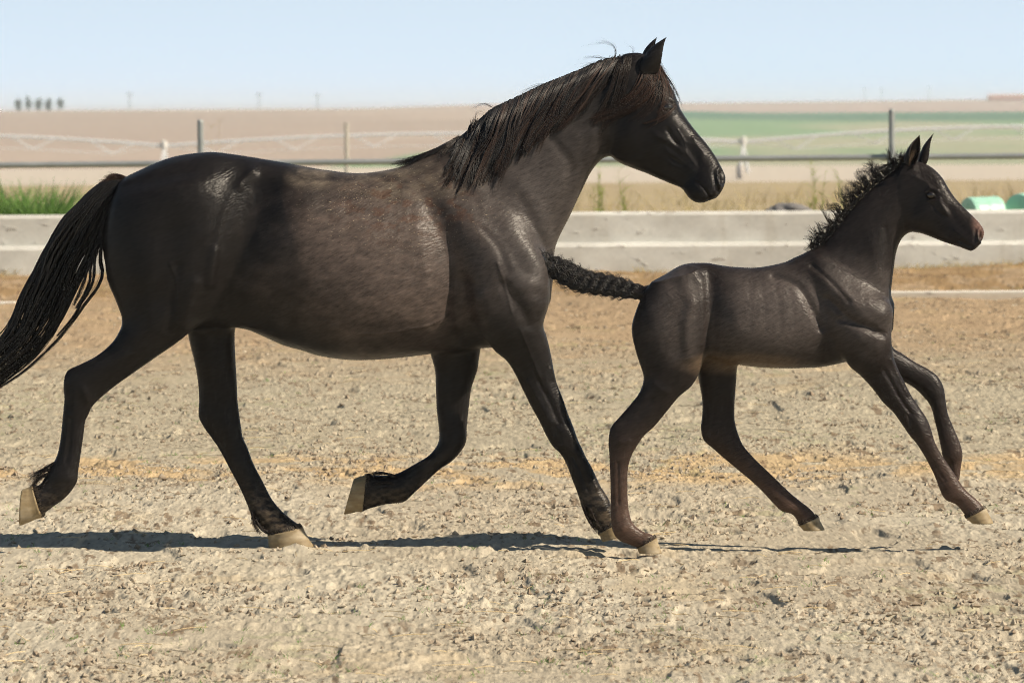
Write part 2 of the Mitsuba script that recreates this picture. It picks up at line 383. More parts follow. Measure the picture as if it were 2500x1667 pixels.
near_hind = mare.part([
    (300, 455, 515, 405, 22, -34, 0, 2.1), (272, 500, 540, 440, 76, -54, .28, 2.2), (256, 590, 552, 560, 84, -60, .32, 2.15), (264, 670, 540, 670, 82, -66, .32, 2.1), (285, 735, 515, 745, 72, -72, .26, 2.1), (298, 785, 470, 803, 60, -77, .15), (284, 822, 430, 838, 48, -80),
    (262, 848, 372, 878, 41, -80), (232, 871, 325, 911, 34, -80), (196, 889, 288, 937, 29, -80), (164, 906, 254, 964, 26, -80), (155, 938, 227, 990, 25, -80), (157, 975, 215, 1014, 22, -80),
    (153, 1018, 208, 1030, 18, -80), (148, 1068, 203, 1070, 17, -80), (139, 1112, 197, 1110, 18, -80), (122, 1142, 191, 1150, 23, -80), (110, 1163, 187, 1178, 25, -80), (100, 1180, 160, 1214, 23, -80), (88, 1186, 124, 1240, 25, -80), (80, 1187, 103, 1258, 29, -80)])
far_hind = mare.part([
    (440, 640, 560, 640, 60, 60), (452, 740, 576, 740, 56, 72), (460, 820, 573, 820, 46, 76), (474, 880, 575, 880, 40, 78), (483, 930, 578, 930, 33, 78), (486, 975, 580, 975, 28, 78), (485, 1015, 585, 1018, 27, 78), (496, 1040, 589, 1044, 25, 78),
    (516, 1068, 593, 1068, 21, 78), (536, 1098, 604, 1092, 18, 78), (564, 1150, 620, 1134, 17, 78), (586, 1192, 641, 1174, 17, 78), (603, 1230, 662, 1215, 20, 78), (615, 1262, 685, 1244, 24, 78), (630, 1286, 710, 1266, 23, 78), (645, 1300, 726, 1278, 27, 78), (658, 1306, 735, 1287, 31, 78)])
near_fore = mare.part([
    (1085, 440, 1260, 500, 24, -56, 0, 2.1), (1078, 520, 1296, 566, 52, -76, 0, 2.1), (1105, 620, 1335, 640, 66, -90, 0, 2.2), (1135, 720, 1342, 728, 66, -94, 0, 2.2), (1172, 800, 1327, 790, 58, -94), (1204, 852, 1334, 820, 48, -90), (1236, 880, 1340, 842, 40, -86), (1256, 910, 1347, 875, 34, -82),
    (1277, 953, 1358, 930, 29, -80), (1298, 995, 1373, 970, 26, -80), (1316, 1027, 1385, 1005, 25, -80), (1334, 1064, 1399, 1040, 27, -80), (1350, 1090, 1412, 1076, 26, -80), (1367, 1106, 1420, 1092, 22, -80), (1382, 1131, 1431, 1116, 19, -80), (1396, 1168, 1447, 1145, 18, -80),
    (1412, 1210, 1466, 1186, 19, -80), (1421, 1240, 1484, 1214, 24, -80), (1436, 1266, 1496, 1240, 24, -80), (1452, 1287, 1505, 1258, 23, -80), (1464, 1300, 1512, 1272, 27, -80)])
far_fore = mare.part([
    (1050, 720, 1190, 720, 52, 66), (1042, 800, 1182, 800, 48, 74), (1052, 865, 1171, 865, 42, 78), (1062, 905, 1165, 905, 36, 78), (1064, 950, 1151, 948, 31, 78), (1066, 1000, 1144, 1000, 28, 78), (1071, 1042, 1140, 1040, 29, 78), (1072, 1070, 1138, 1078, 30, 78),
    (1064, 1092, 1122, 1106, 28, 78), (1046, 1112, 1100, 1128, 24, 78), (1022, 1127, 1074, 1145, 20, 78), (992, 1144, 1040, 1176, 18, 78), (970, 1155, 1010, 1204, 21, 78), (945, 1160, 985, 1225, 24, 78), (920, 1160, 945, 1230, 23, 78), (903, 1158, 912, 1238, 27, 78), (893, 1158, 887, 1245, 31, 78)])
core = Body.smin(trunk, neck, 0.10)
core = Body.smin(core, head, 0.035)
mare.f = core
for leg, k in ((near_hind, 0.07), (far_hind, 0.06), (near_fore, 0.04), (far_fore, 0.05)):
    mare.f = np.minimum(mare.f, Body.smin(core, leg, k))
del trunk, neck, head, near_hind, far_hind, near_fore, far_fore, core
mare_strokes = [
    # hip bone and the fold in front of the thigh, hollow of the flank
    ([(618, 425), (590, 450), (560, 500), (540, 560), (525, 630), (518, 690)], 12, 12, 'n'), ([(578, 470), (555, 520), (530, 590)], 14, -9, 'n'),
    ([(640, 470), (610, 560), (585, 650), (560, 740)], 34, -20, 'n'), ([(690, 470), (660, 560)], 40, -10, 'n'),
    ([(612, 418)], 22, 8, 'n'), ([(440, 470)], 70, 10, 'n'), ([(330, 560), (345, 660)], 50, 8, 'n'), ([(425, 520), (420, 620), (400, 720)], 40, -9, 'n'),
    ([(480, 690), (462, 750), (448, 785)], 16, 9, 'n'), ([(440, 650), (425, 740), (415, 800)], 12, -6, 'n'), ([(380, 620), (370, 740)], 30, 6, 'n'),
    # shoulder blade, arm muscle, elbow fold
    ([(1090, 470), (1140, 540), (1200, 610), (1260, 690)], 30, 6, 'n'), ([(1050, 500), (1085, 590), (1115, 670)], 24, -7, 'n'), ([(1180, 500), (1230, 580), (1280, 650)], 22, -5, 'n'),
    ([(1235, 520), (1275, 590), (1310, 660)], 26, 5, 'n'), ([(1285, 700), (1310, 745)], 24, 9, 'n'), ([(1230, 690), (1270, 750), (1290, 790)], 14, -8, 'n'), ([(1130, 690), (1120, 760), (1130, 830)], 22, -14, 'n'), ([(1180, 730), (1190, 800)], 28, 8, 'n'),
    # neck
    ([(1230, 420), (1290, 480), (1330, 560)], 26, 6, 'n'), ([(1340, 330), (1390, 400), (1385, 470), (1350, 560)], 13, -6, 'n'), ([(1450, 330), (1440, 400)], 16, 5, 'n'),
    # belly and ribs
    ([(860, 640)], 150, 10, 'n'), ([(1020, 560), (1040, 680), (1035, 790)], 20, 5, 'n'),
    # head: jowl edge, cheek bone, eye, nostril, mouth
    ([(1478, 300), (1488, 365), (1515, 388), (1560, 390)], 10, 5, 'b'), ([(1530, 330)], 38, 7, 'b'), ([(1600, 330), (1640, 352), (1665, 372)], 7, 5, 'b'), ([(1628, 318), (1645, 345), (1652, 352)], 6, -7, 'b'),
    ([(1640, 385), (1655, 396), (1668, 402)], 6, -4, 'b'), ([(1625, 365), (1650, 385), (1690, 415)], 7, 4, 'b'), ([(1682, 365), (1700, 392), (1702, 402)], 7, -5, 'b'), ([(1690, 340), (1712, 375)], 6, 3, 'b'),
    ([(1580, 395), (1620, 415), (1668, 440)], 14, -5, 'b'), ([(1628, 262)], 15, -7, 'b'), ([(1612, 252), (1622, 244), (1634, 242), (1646, 250)], 5, 6, 'b'), ([(1612, 268), (1626, 277), (1642, 275)], 4, 5, 'b'), ([(1605, 215), (1618, 228)], 13, -6, 'b'),
    ([(1757, 421), (1761, 440)], 6.5, -20, 'b'), ([(1752, 410), (1747, 422), (1747, 438), (1753, 454)], 3.6, 7, 'b'), ([(1741, 425), (1744, 452), (1751, 468)], 5, -7, 'b'),
    ([(1694, 443), (1706, 449), (1718, 463), (1726, 478), (1730, 490)], 3.2, -6, 'b'), ([(1702, 468), (1712, 484)], 8, 3, 'b'),
    # leg tendons and joints
    ([(1345, 900), (1368, 960), (1380, 1005)], 6, 4, 'n'), ([(1318, 930), (1345, 985), (1365, 1030)], 7, -5, 'n'), ([(1290, 930), (1320, 985), (1345, 1030)], 8, 4, 'n'), ([(1355, 1040), (1362, 1075)], 8, -5, 'n'), ([(1385, 1050), (1398, 1068)], 10, 4, 'n'),
    ([(1398, 1112), (1418, 1150), (1435, 1195)], 4.5, -4.5, 'n'), ([(1412, 1105), (1435, 1145), (1455, 1190)], 6, 3, 'n'), ([(1385, 1120), (1408, 1170), (1425, 1220)], 4.5, 2.5, 'n'),
    ([(170, 950), (172, 1000)], 9, -3, 'n'), ([(205, 945), (215, 975)], 10, 4, 'n'), ([(176, 1020), (172, 1080), (164, 1125)], 5, -4, 'n'), ([(200, 870), (260, 860), (320, 845)], 12, -4, 'n'), ([(150, 1160), (175, 1165)], 14, 3, 'n'),
    ([(980, 1190)], 16, 3, 'f'),
    ([(1652, 318), (1668, 345), (1672, 372), (1690, 398)], 2.6, 2.2, 'b'), ([(1668, 345), (1690, 352), (1712, 368)], 2.4, 1.8, 'b'), ([(880, 812), (960, 806), (1050, 790), (1090, 770)], 4, 3, 'n'), ([(1215, 640), (1235, 700), (1250, 760)], 4, 2.5, 'n'),
    ([(420, 640), (440, 700), (435, 760)], 4, 2, 'n'), ([(1270, 800), (1290, 850), (1310, 900), (1330, 950)], 4, 2.6, 'n'), ([(300, 850), (250, 880)], 4, 2, 'n'), ([(700, 700), (760, 760), (840, 800)], 5, 2, 'n'),
    ([(1180, 560), (1215, 600), (1240, 660)], 10, -4, 'n'), ([(1140, 430), (1170, 470), (1190, 520)], 16, 4, 'n'), ([(1270, 480), (1300, 540), (1318, 600)], 12, -4, 'n'), ([(1300, 690), (1325, 700)], 14, 5, 'n')]
v, f = mare.mesh(mare_strokes)
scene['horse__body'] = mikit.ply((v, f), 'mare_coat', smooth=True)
tag('horse', 'large black mare trotting on the dry dirt with long mane and tail, behind the foal', 'horse')
scene['horse__body'] = scene['horse__body']

def eyeball(body, px, py, r, depth):
    c = P2W(px, py, body.Y0)
    y = float(body.surf(c[0], c[2]))
    c = P2W(px, py, y + depth)
    m = trimesh.creation.icosphere(subdivisions=3, radius=r); m.apply_scale([1.1, 0.9, 0.85]); m.apply_translation(c)
    return m, c
m, _ = eyeball(mare, 1628, 263, 0.022, 0.009)
scene['horse__eye'] = mikit.ply(m, 'eye_gloss', smooth=True)

def ear_mesh(base, tip, half, depth, y0, lean, turn, open_dir):
    """a cupped ear: rolled sheet of tapering arcs. base, tip in traced pixels; half = widest half width (px); turn = angle the opening faces (0 = forward, 90 = towards the camera)"""
    A, B = P2W(*base, y0), P2W(*tip, y0 + lean)
    ax = B - A; L = np.linalg.norm(ax); ax /= L
    e1 = np.cross([0, 1.0, 0], ax); e1 /= np.linalg.norm(e1); e1 *= np.sign(e1[0]) * open_dir
    e2 = np.cross(ax, e1)
    N, M = 22, 25
    t = np.linspace(0, 1, N)
    prof = np.interp(t, [0, .12, .3, .45, .6, .75, .88, .96, 1], [.80, .95, 1, .97, .84, .60, .33, .13, .02]) * half * MPP
    span = np.interp(t, [0, .25, .6, 1], [2.75, 2.3, 1.75, 1.2])
    shift = np.interp(t, [0, .5, 1], [0, -.02, .0]) * L
    outer, inner = [], []
    tr = math.radians(turn)
    f1, f2 = math.cos(tr) * e1 - math.sin(tr) * np.array([0, 1.0, 0]), None
    f1 -= ax * (f1 @ ax); f1 /= np.linalg.norm(f1)
    f2 = np.cross(ax, f1)
    for k in range(N):
        ph = np.linspace(-span[k], span[k], M) + math.pi
        c = A + ax * L * t[k] + f1 * (prof[k] * 0.25 + shift[k])
        for r, lst in ((1.0, outer), (0.80, inner)):
            rr = max(prof[k] * r, 0.0006 if r < 1 else 0.0016)
            lst.append(c + rr * (np.cos(ph)[:, None] * f1 + depth * np.sin(ph)[:, None] * f2))
    V = np.vstack([np.array(outer).reshape(-1, 3), np.array(inner).reshape(-1, 3)])
    F = []
    o = N * M
    for k in range(N - 1):
        for j in range(M - 1):
            a = k * M + j
            F += [(a, a + 1, a + M + 1), (a, a + M + 1, a + M), (o + a, o + a + M + 1, o + a + 1), (o + a, o + a + M, o + a + M + 1)]
        for j, s in ((0, 1), (M - 1, -1)):
            a, b = k * M + j, (k + 1) * M + j
            q = [(a, b, o + b), (a, o + b, o + a)]
            F += q if s > 0 else [x[::-1] for x in q]
    for j in range(M - 1):
        a = (N - 1) * M + j
        F += [(a, a + 1, o + a + 1), (a, o + a + 1, o + a)]
    m = trimesh.Trimesh(V, F, process=False); m.fix_normals()
    return m
scene['horse__ear'] = mikit.ply(ear_mesh((1572, 178), (1627, 92), 26, 0.9, MY - 0.048, -0.02, -22, 1), 'mare_coat', smooth=60)
scene['horse__ear_001'] = mikit.ply(ear_mesh((1572, 160), (1604, 92), 19, 1.0, MY + 0.055, 0.02, 15, 1), 'mare_coat', smooth=60)

def hoof(cor, sole, w0, w1, yc, Y0):
    rows = []
    for t, b in ((0, 1.0), (0.06, 1.06), (0.16, 1.03), (0.35, 1.0), (0.55, 1.01), (0.75, 1.0), (0.92, 1.0), (1.0, .96)):
        p = np.array(cor) * (1 - t) + np.array(sole) * t
        c, h = (p[:2] + p[2:]) / 2, (p[2:] - p[:2]) / 2
        rows.append((*(c - h * b), *(c + h * b), (w0 * (1 - t) + w1 * t) * b, yc))
    return loft_mesh(rows, Y0, n=26, sides=36)
def mare_hoof(k, cor, sole, yc, w=(30, 36)):
    key = 'horse__hoof' + ('' if k == 0 else '_%03d' % k)
    scene[key] = mikit.ply(hoof(cor, sole, w[0], w[1], yc, MY), 'hoof_horn', smooth=50)
mare_hoof(0, (80, 1185, 104, 1260), (53, 1195, 48, 1284), -80)
mare_hoof(1, (655, 1305, 736, 1285), (655, 1336, 768, 1334), 78, (32, 38))
mare_hoof(2, (896, 1158, 886, 1246), (864, 1168, 839, 1256), 78)
mare_hoof(3, (1462, 1301, 1514, 1271), (1470, 1322, 1530, 1302), -80, (28, 33))

# ------------------------------------------------------------------ hair
def hair_colors(n_strand, n_pts, sides, dark, light, rng, tipmix=0.5, share=0.3):
    k = rng.random(n_strand) ** 2
    base = np.array(dark)[None] * (1 - k[:, None]) + np.array(light)[None] * k[:, None]
    t = np.linspace(0, 1, n_pts)[None, :, None] * tipmix * (rng.random(n_strand) < share)[:, None, None]
    c = base[:, None] * (1 - t) + np.array(light)[None, None] * 1.5 * t
    return np.repeat(c.reshape(-1, 3), sides, axis=0)

def strands(name, px, y, rad, colors, sides=3):
    """px (S,N,2) traced pixels, y (S,N) metres"""
    p = P2W(px[..., 0], px[..., 1], y)
    S, N = y.shape
    taper = np.linspace(1, 0.25, N)[None] * rad[:, None]
    vf = tubes(p, taper, sides)
    return vf, colors

def add_hair(key, groups, bsdf='hair'):
    vs, fs, cs, o = [], [], [], 0
    for (v, f), c in groups:
        vs.append(v); fs.append(f + o); cs.append(c); o += len(v)
    scene[key] = mikit.ply((np.vstack(vs), np.vstack(fs)), bsdf, smooth=True, color=np.vstack(cs))

def bez(a, b, c, t):
    t = t[None, :, None]
    return (1 - t)**2 * a[:, None] + 2 * t * (1 - t) * b[:, None] + t**2 * c[:, None]

def waves(rng, S, t, amp, freq, n=2):
    out = np.zeros((S, len(t)))
    for k in range(n):
        out += np.sin(2 * np.pi * (rng.random(S)[:, None] + t[None] * freq * (0.6 + 0.8 * rng.random(S))[:, None])) / n
    return out * amp * t[None] ** 0.7

BLACK, BROWN = (0.008, 0.0076, 0.0077), (0.026, 0.016, 0.0125)
rng = np.random.default_rng(5)

# the mare's mane: falls over the near side of the neck, blown back
crest = [(1118, 340), (1155, 316), (1198, 270), (1261, 239), (1330, 206), (1400, 178), (1470, 148), (1512, 140)]
tips = [(1080, 374), (1096, 438), (1112, 450), (1158, 446), (1194, 426), (1250, 392), (1322, 338), (1402, 284)]
def n1(x, seed): return vnoise(np.asarray(x, float), np.zeros_like(np.asarray(x, float)), seed) * 2 - 1
def lock_colors(key, n_pts, sides, dark, light, seed, freq, tip=0.35):
    k = np.clip(0.5 + 0.75 * n1(key * freq, seed) + 0.20 * rng.normal(0, 1, len(key)), 0, 1) ** 1.6
    base = np.array(dark)[None] * (1 - k[:, None]) + np.array(light)[None] * k[:, None]
    t = np.linspace(0, 1, n_pts)[None, :, None] ** 1.5 * tip
    c = base[:, None] * (1 - t) + (base[:, None] * .5 + np.array(light)[None, None] * .8) * t
    return np.repeat(c.reshape(-1, 3), sides, axis=0)
def mane_layer(S, lo, hi, length, off, dark, light, rad, seed, N=26, locks_=34, spread=20, back=0, sink=0.0):
    r = np.sort(lo + (hi - lo) * rng.random(S))
    q = r * locks_ + 0.4 * n1(r * 9, seed)
    centre = (np.floor(q) + 0.5 - 0.4 * n1(r * 9, seed)) / locks_
    rt = r * 0.22 + centre * 0.78 + rng.normal(0, .0035, S)
    kl = np.floor(q)
    A = along(crest, r) + rng.normal(0, 1.0, (S, 2))
    B = along(tips, rt)
    B = B + np.column_stack([n1(kl * 7.3, seed + 1), n1(kl * 5.1, seed + 2)]) * spread * [1.0, .7] + rng.normal(0, 2.2, (S, 2))
    ln = length * (0.90 + 0.14 * n1(kl * 3.7, seed + 3)) * (0.9 + 0.12 * rng.random(S))
    B = A + (B - A) * ln[:, None] + np.array([back, 0.0])
    M = A * 0.52 + B * 0.48 + np.column_stack([9 + 0 * r, -13 + 0 * r]) + np.column_stack([n1(r * 8, seed + 4), n1(r * 8, seed + 5)]) * 9
    t = np.linspace(0, 1, N)
    p = bez(A, M, B, t)
    ph = 3.0 * n1(r * 10, seed + 6) + 1.3 * n1(kl * 2.9, seed + 9)
    am = (5.0 + 3 * n1(kl * 2.3, seed + 7))[:, None]
    w = np.sin(6.28 * (1.35 * t[None] + ph[:, None])) * am * sstep(0.05, .6, t)[None]
    p[..., 0] += w * .8; p[..., 1] += w * .55
    q = P2W(p[..., 0], p[..., 1], MY)
    ys = mare.surf(q[..., 0], q[..., 2])
    lift = off[0] + (off[1] - off[0]) * (0.5 + 0.5 * n1(kl * 4.7, seed + 8)) * (.8 + .4 * rng.random(S))
    y = np.minimum(ys - lift[:, None] * sstep(0, 0.3, t)[None] - 0.002, MY + 0.012 - 0.2 * lift[:, None])
    for k in range(3): y[:, 1:-1] = (y[:, :-2] + 2 * y[:, 1:-1] + y[:, 2:]) / 4
    return strands('', p, y, rad * (0.75 + 0.5 * rng.random(S)), lock_colors(r, N, 4, dark, light, seed, 55), 4)
groups = [mane_layer(560, 0.05, 1.0, 0.98, (0.001, 0.006), (0.006, 0.006, 0.006), (0.012, 0.011, 0.011), 0.0030, 500, locks_=40),
          mane_layer(620, 0.12, 0.80, 1.02, (0.006, 0.020), (0.007, 0.0068, 0.007), (0.030, 0.028, 0.028), 0.0021, 520, locks_=30),
          mane_layer(420, 0.30, 1.0, 1.16, (0.010, 0.028), (0.008, 0.007, 0.007), (0.044, 0.028, 0.022), 0.0019, 540, locks_=26, spread=24, back=-8)]
def free_strands(defs, body, spreadpx, N=20, dark=BLACK, light=BROWN, rad=0.0011, lift=0.004, hug=True, wav=3.0, freq=1.5, ydef=0.0):
    out = []
    for A, M, B, S in defs:
        j = lambda s: rng.normal(0, s, (S, 2))
        k = rng.random((S, 1))
        a = np.array(A, float) + j(spreadpx * 0.35); m = np.array(M, float) + j(spreadpx * 0.8); b = np.array(M, float) + (np.array(B, float) - np.array(M, float)) * (0.65 + 0.5 * k) + j(spreadpx)
        t = np.linspace(0, 1, N)
        p = bez(a, m, b, t)
        w = waves(rng, S, t, wav, freq)
        p[..., 0] += w * 0.6; p[..., 1] += w * 0.8
        q = P2W(p[..., 0], p[..., 1], body.Y0)
        if hug:
            y = body.surf(q[..., 0], q[..., 2]) - lift * (0.3 + 1.4 * rng.random(S))[:, None]
            for _ in range(4): y[:, 1:-1] = (y[:, :-2] + 2 * y[:, 1:-1] + y[:, 2:]) / 4
        else:
            y = body.Y0 + ydef + rng.normal(0, 0.012, S)[:, None] + waves(rng, S, t, 0.01, 1.2)
        out.append(strands('', p, y, rad * (0.7 + 0.6 * rng.random(S)), hair_colors(S, N, 3, dark, light, rng)))
    return out
groups += free_strands([((1088, 358), (1040, 376), (975, 404), 90), ((1070, 366), (1025, 388), (962, 398), 60), ((1150, 400), (1120, 425), (1088, 446), 70), ((1120, 335), (1095, 352), (1075, 372), 120)], mare, 5, rad=0.0012)
def locks(defs, body, S, N=22, r0=7, r1=1.6, dark=BLACK, light=BROWN, rad=0.0017, lift=0.014):
    out = []
    for A, M, B in defs:
        t = np.linspace(0, 1, N)
        o = rng.normal(0, 1, (S, 2)); e = 0.8 + 0.25 * rng.random(S)
        a, m, b = np.array(A, float) + o * r0, np.array(M, float) + o * r0 * .7, np.array(B, float) + o * r1
        p = bez(a, m, a + (b - a) * e[:, None], t)
        w = waves(rng, S, t, 2.0, 1.2); p[..., 0] += w * .6; p[..., 1] += w * .5
        q = P2W(p[..., 0], p[..., 1], body.Y0)
        y = body.surf(q[..., 0], q[..., 2]) - (lift * (0.4 + 1.0 * rng.random(S)))[:, None] * sstep(0, .25, t)[None] * (1 - .6 * t[None]) - .002
        for _ in range(4): y[:, 1:-1] = (y[:, :-2] + 2 * y[:, 1:-1] + y[:, 2:]) / 4
        out.append(strands('', p, y, rad * (0.7 + .6 * rng.random(S)), hair_colors(S, N, 3, dark, light, rng)))
    return out
ld = []
for k in range(30):
    r = 0.10 + 0.88 * k / 29 + rng.normal(0, .012)
    a, b = along(crest, np.array([r]))[0], along(tips, np.array([r + rng.normal(0, .02)]))[0]
    a = a * .75 + b * .25 + rng.normal(0, 4, 2); ext = 1.02 + .16 * rng.random()
    b2 = a + (b - a) * ext + [-8 * rng.random(), 3 * rng.random()]
    ld.append((a, a * .5 + b2 * .5 + [10 + 6 * rng.random(), -8], b2))
groups += locks(ld, mare, 26, light=(0.040, 0.024, 0.018))
groups += locks([((1512, 140), (1500, 215), (1442, 318)), ((1526, 139), (1512, 225), (1470, 330)), ((1500, 142), (1470, 215), (1400, 296)), ((1538, 140), (1532, 210), (1500, 290)), ((1490, 146), (1440, 210), (1352, 300))], mare, 24, r0=4, r1=5, rad=0.0013, light=(0.03, 0.02, 0.016), lift=0.01)
groups += locks([((1205, 330), (1165, 410), (1090, 446)), ((1215, 340), (1190, 410), (1155, 440)), ((1235, 330), (1205, 410), (1174, 447)), ((1165, 300), (1150, 350), (1160, 400)), ((1160, 302), (1142, 330), (1150, 380))], mare, 34, light=(0.03, 0.02, 0.017))
groups += free_strands([((1500, 146), (1520, 95), (1436, 110), 7), ((1500, 146), (1515, 100), (1440, 104), 5), ((1492, 148), (1450, 135), (1418, 145), 10), ((1545, 137), (1552, 115), (1522, 113), 5), ((1200, 262), (1180, 244), (1150, 268), 14),
                        ((1330, 206), (1300, 208), (1265, 232), 10), ((1480, 150), (1440, 152), (1412, 168), 12), ((1165, 312), (1150, 270), (1190, 275), 8)], mare, 4, rad=0.0005, hug=False, wav=1.5)
add_hair('horse__mane', groups)

# forelock: part runs down the face, the larger part is blown back over the cheek
fd_, fl_ = (0.010, 0.0082, 0.0078), (0.060, 0.033, 0.023)
ld = []
for k in range(15):
    q = k / 14
    ld.append(((1606 - 32 * q, 160 + 14 * q), (1622 - 66 * q + rng.normal(0, 7), 246 - 10 * q + rng.normal(0, 9)), (1436 + 66 * q + rng.normal(0, 17), 312 - 58 * q + rng.normal(0, 9))))
fg = locks(ld, mare, 17, N=26, r0=3.2, r1=2.6, dark=fd_, light=fl_, rad=0.0018, lift=0.012)
fg += locks([((1600, 170), (1600, 240), (1466, 300)), ((1590, 172), (1580, 230), (1490, 280)), ((1604, 168), (1625, 250), (1540, 300))], mare, 26, N=26, r0=9, r1=12, dark=fd_, light=fl_, rad=0.0012, lift=0.016)
ld = []
for k in range(7):
    q = k / 6
    ld.append(((1607, 163), (1649 - 10 * q, 204 + 30 * q + rng.normal(0, 4)), (1656 - 62 * q + rng.normal(0, 5), 254 + 44 * q + rng.normal(0, 5))))
ld += [((1655, 248), (1642, 286), (1576, 313)), ((1650, 256), (1622, 292), (1570, 301))]
fg += locks(ld, mare, 9, N=26, r0=2.5, r1=2.2, dark=fd_, light=fl_, rad=0.0016, lift=0.010)
fg += free_strands([((1604, 155), (1625, 165), (1634, 192), 5)], mare, 3, rad=0.0006, hug=False, wav=1.0)
add_hair('horse__forelock', fg)

# tail
tl = [(300, 436), (262, 438), (244, 447), (213, 472), (185, 502), (157, 528), (132, 562), (113, 591), (96, 630), (81, 666), (64, 698), (50, 732), (28, 793), (0, 828), (-60, 900), (-120, 950)]
tr_ = [(312, 445), (300, 462), (290, 480), (266, 517), (252, 549), (240, 580), (226, 620), (210, 655), (192, 695), (178, 730), (160, 775), (137, 815), (105, 850), (60, 888), (5, 930), (-70, 985)]
S, N = 1250, 36
L_, R_ = spline(tl, N), spline(tr_, N)
t = np.linspace(0, 1, N)
u0 = np.sort(rng.random(S)); dep = np.floor(rng.random(S) * 3)
q = u0 * 26 + dep * .37; kl = np.floor(q) + dep * 40
cu = (np.floor(q) + .5 - dep * .37) / 26
m = sstep(0.05, 0.7, t)[None] * 0.80
u = np.clip(u0[:, None] * (1 - m) + (cu + rng.normal(0, .006, S))[:, None] * m + .05 * n1(kl * 3.1, 611)[:, None] * sstep(.2, 1, t)[None], -.03, 1.03)
yy = (dep - 1.3)[:, None] * .8 + .35 * rng.normal(0, 1, S)[:, None] + .4 * n1(kl * 1.7, 612)[:, None]
thick = np.interp(t, [0, .1, .4, 1], [0.018, 0.028, 0.036, 0.040])[None]
ends = 0.86 + 0.20 * n1(kl * 2.3, 613) + .10 * rng.random(S)
tt = np.clip(t[None] * ends[:, None], 0, 1) * (N - 1)
i = np.minimum(tt.astype(int), N - 2); fr = (tt - i)[..., None]
P = (L_[i] * (1 - fr) + L_[i + 1] * fr) * (1 - u[..., None]) + (R_[i] * (1 - fr) + R_[i + 1] * fr) * u[..., None]
w = np.sin(6.28 * (1.6 * t[None] + .5 * n1(u0 * 7, 614)[:, None] + .25 * n1(kl * 2.1, 615)[:, None])) * (5 + 3 * n1(kl * 5.3, 616))[:, None] * sstep(.1, .5, t)[None] + waves(rng, S, t, 1.6, 2.2)
P[..., 0] += w; P[..., 1] += 0.4 * w
tg = [strands('', P, MY + yy * thick * np.sqrt(np.clip(1 - (2 * u - 1)**2, 0.1, 1)), 0.0025 * (0.7 + 0.6 * rng.random(S)), lock_colors(u0 + dep * .11, N, 4, (0.0065, 0.0063, 0.0064), (0.021, 0.019, 0.018), 620, 40, .15), 4)]
def lock(path, S, width, rad=0.0012, N=30):
    c = spline(path, N)
    t = np.linspace(0, 1, N)
    o = rng.normal(0, 1, (S, 2)) * width
    P = c[None] + o[:, None] * np.interp(t, [0, .5, 1], [1, .7, .5])[None, :, None]
    w = waves(rng, S, t, 3.0, 2.0); P[..., 0] += w
    return strands('', P, MY - 0.02 + rng.normal(0, .012, S)[:, None] + 0 * w, rad * (0.7 + .6 * rng.random(S)), hair_colors(S, N, 3, BLACK, (0.016, 0.012, 0.011), rng, 0.2, 0.2))
tg += [lock([(270, 520), (252, 570), (245, 630), (250, 670), (236, 705), (205, 745), (165, 800), (120, 850), (60, 905), (0, 945), (-50, 975)], 70, 2.2),
       lock([(262, 530), (245, 580), (232, 625), (230, 670), (222, 700), (200, 738), (178, 775), (140, 820)], 60, 2.0), lock([(250, 560), (238, 610), (222, 650), (218, 690), (205, 720), (186, 752)], 60, 2.2),
       lock([(255, 540), (236, 600), (215, 650), (200, 700), (180, 745)], 60, 3)]
tg += free_strands([((312, 440), (285, 424), (262, 436), 260), ((305, 446), (280, 432), (250, 447), 200)], mare, 5, N=12, dark=(0.03, 0.014, 0.009), light=(0.075, 0.03, 0.018), rad=0.0011, hug=False, wav=1.0)
add_hair('horse__tail', tg)
dock = loft_mesh([(312, 432, 318, 500, 22, 0), (285, 434, 292, 470, 20, 0), (255, 450, 270, 490, 19, 0), (215, 485, 245, 530, 18, 0), (180, 525, 222, 575, 16, 0), (140, 590, 190, 625, 13, 0), (112, 660, 150, 690, 9, 0), (95, 720, 115, 735, 3, 0)], MY, 40, 20)
scene['horse__tail__dock'] = mikit.ply(dock, 'mare_coat', smooth=True)

# feathers at the fetlocks
fe = free_strands([((124, 1146), (100, 1146), (74, 1168), 110), ((116, 1158), (95, 1160), (78, 1188), 110), ((120, 1172), (105, 1178), (92, 1204), 90), ((132, 1130), (112, 1142), (90, 1158), 80)], mare, 5, N=12, hug=False, ydef=-0.135, wav=1.5, rad=.0009)
fe2 = free_strands([((965, 1162), (930, 1150), (898, 1160), 60), ((960, 1178), (925, 1172), (900, 1190), 60), ((950, 1190), (925, 1190), (908, 1205), 40)], mare, 4, N=12, hug=False, ydef=0.105, wav=1.5)
fe3 = free_strands([((616, 1250), (615, 1275), (632, 1302), 60), ((625, 1268), (635, 1296), (668, 1294), 50)], mare, 4, N=12, hug=False, ydef=0.10, wav=1.5)
fe4 = free_strands([((1424, 1235), (1435, 1270), (1462, 1300), 60), ((1440, 1240), (1452, 1265), (1470, 1295), 50)], mare, 4, N=12, hug=False, ydef=-0.15, wav=1.5)
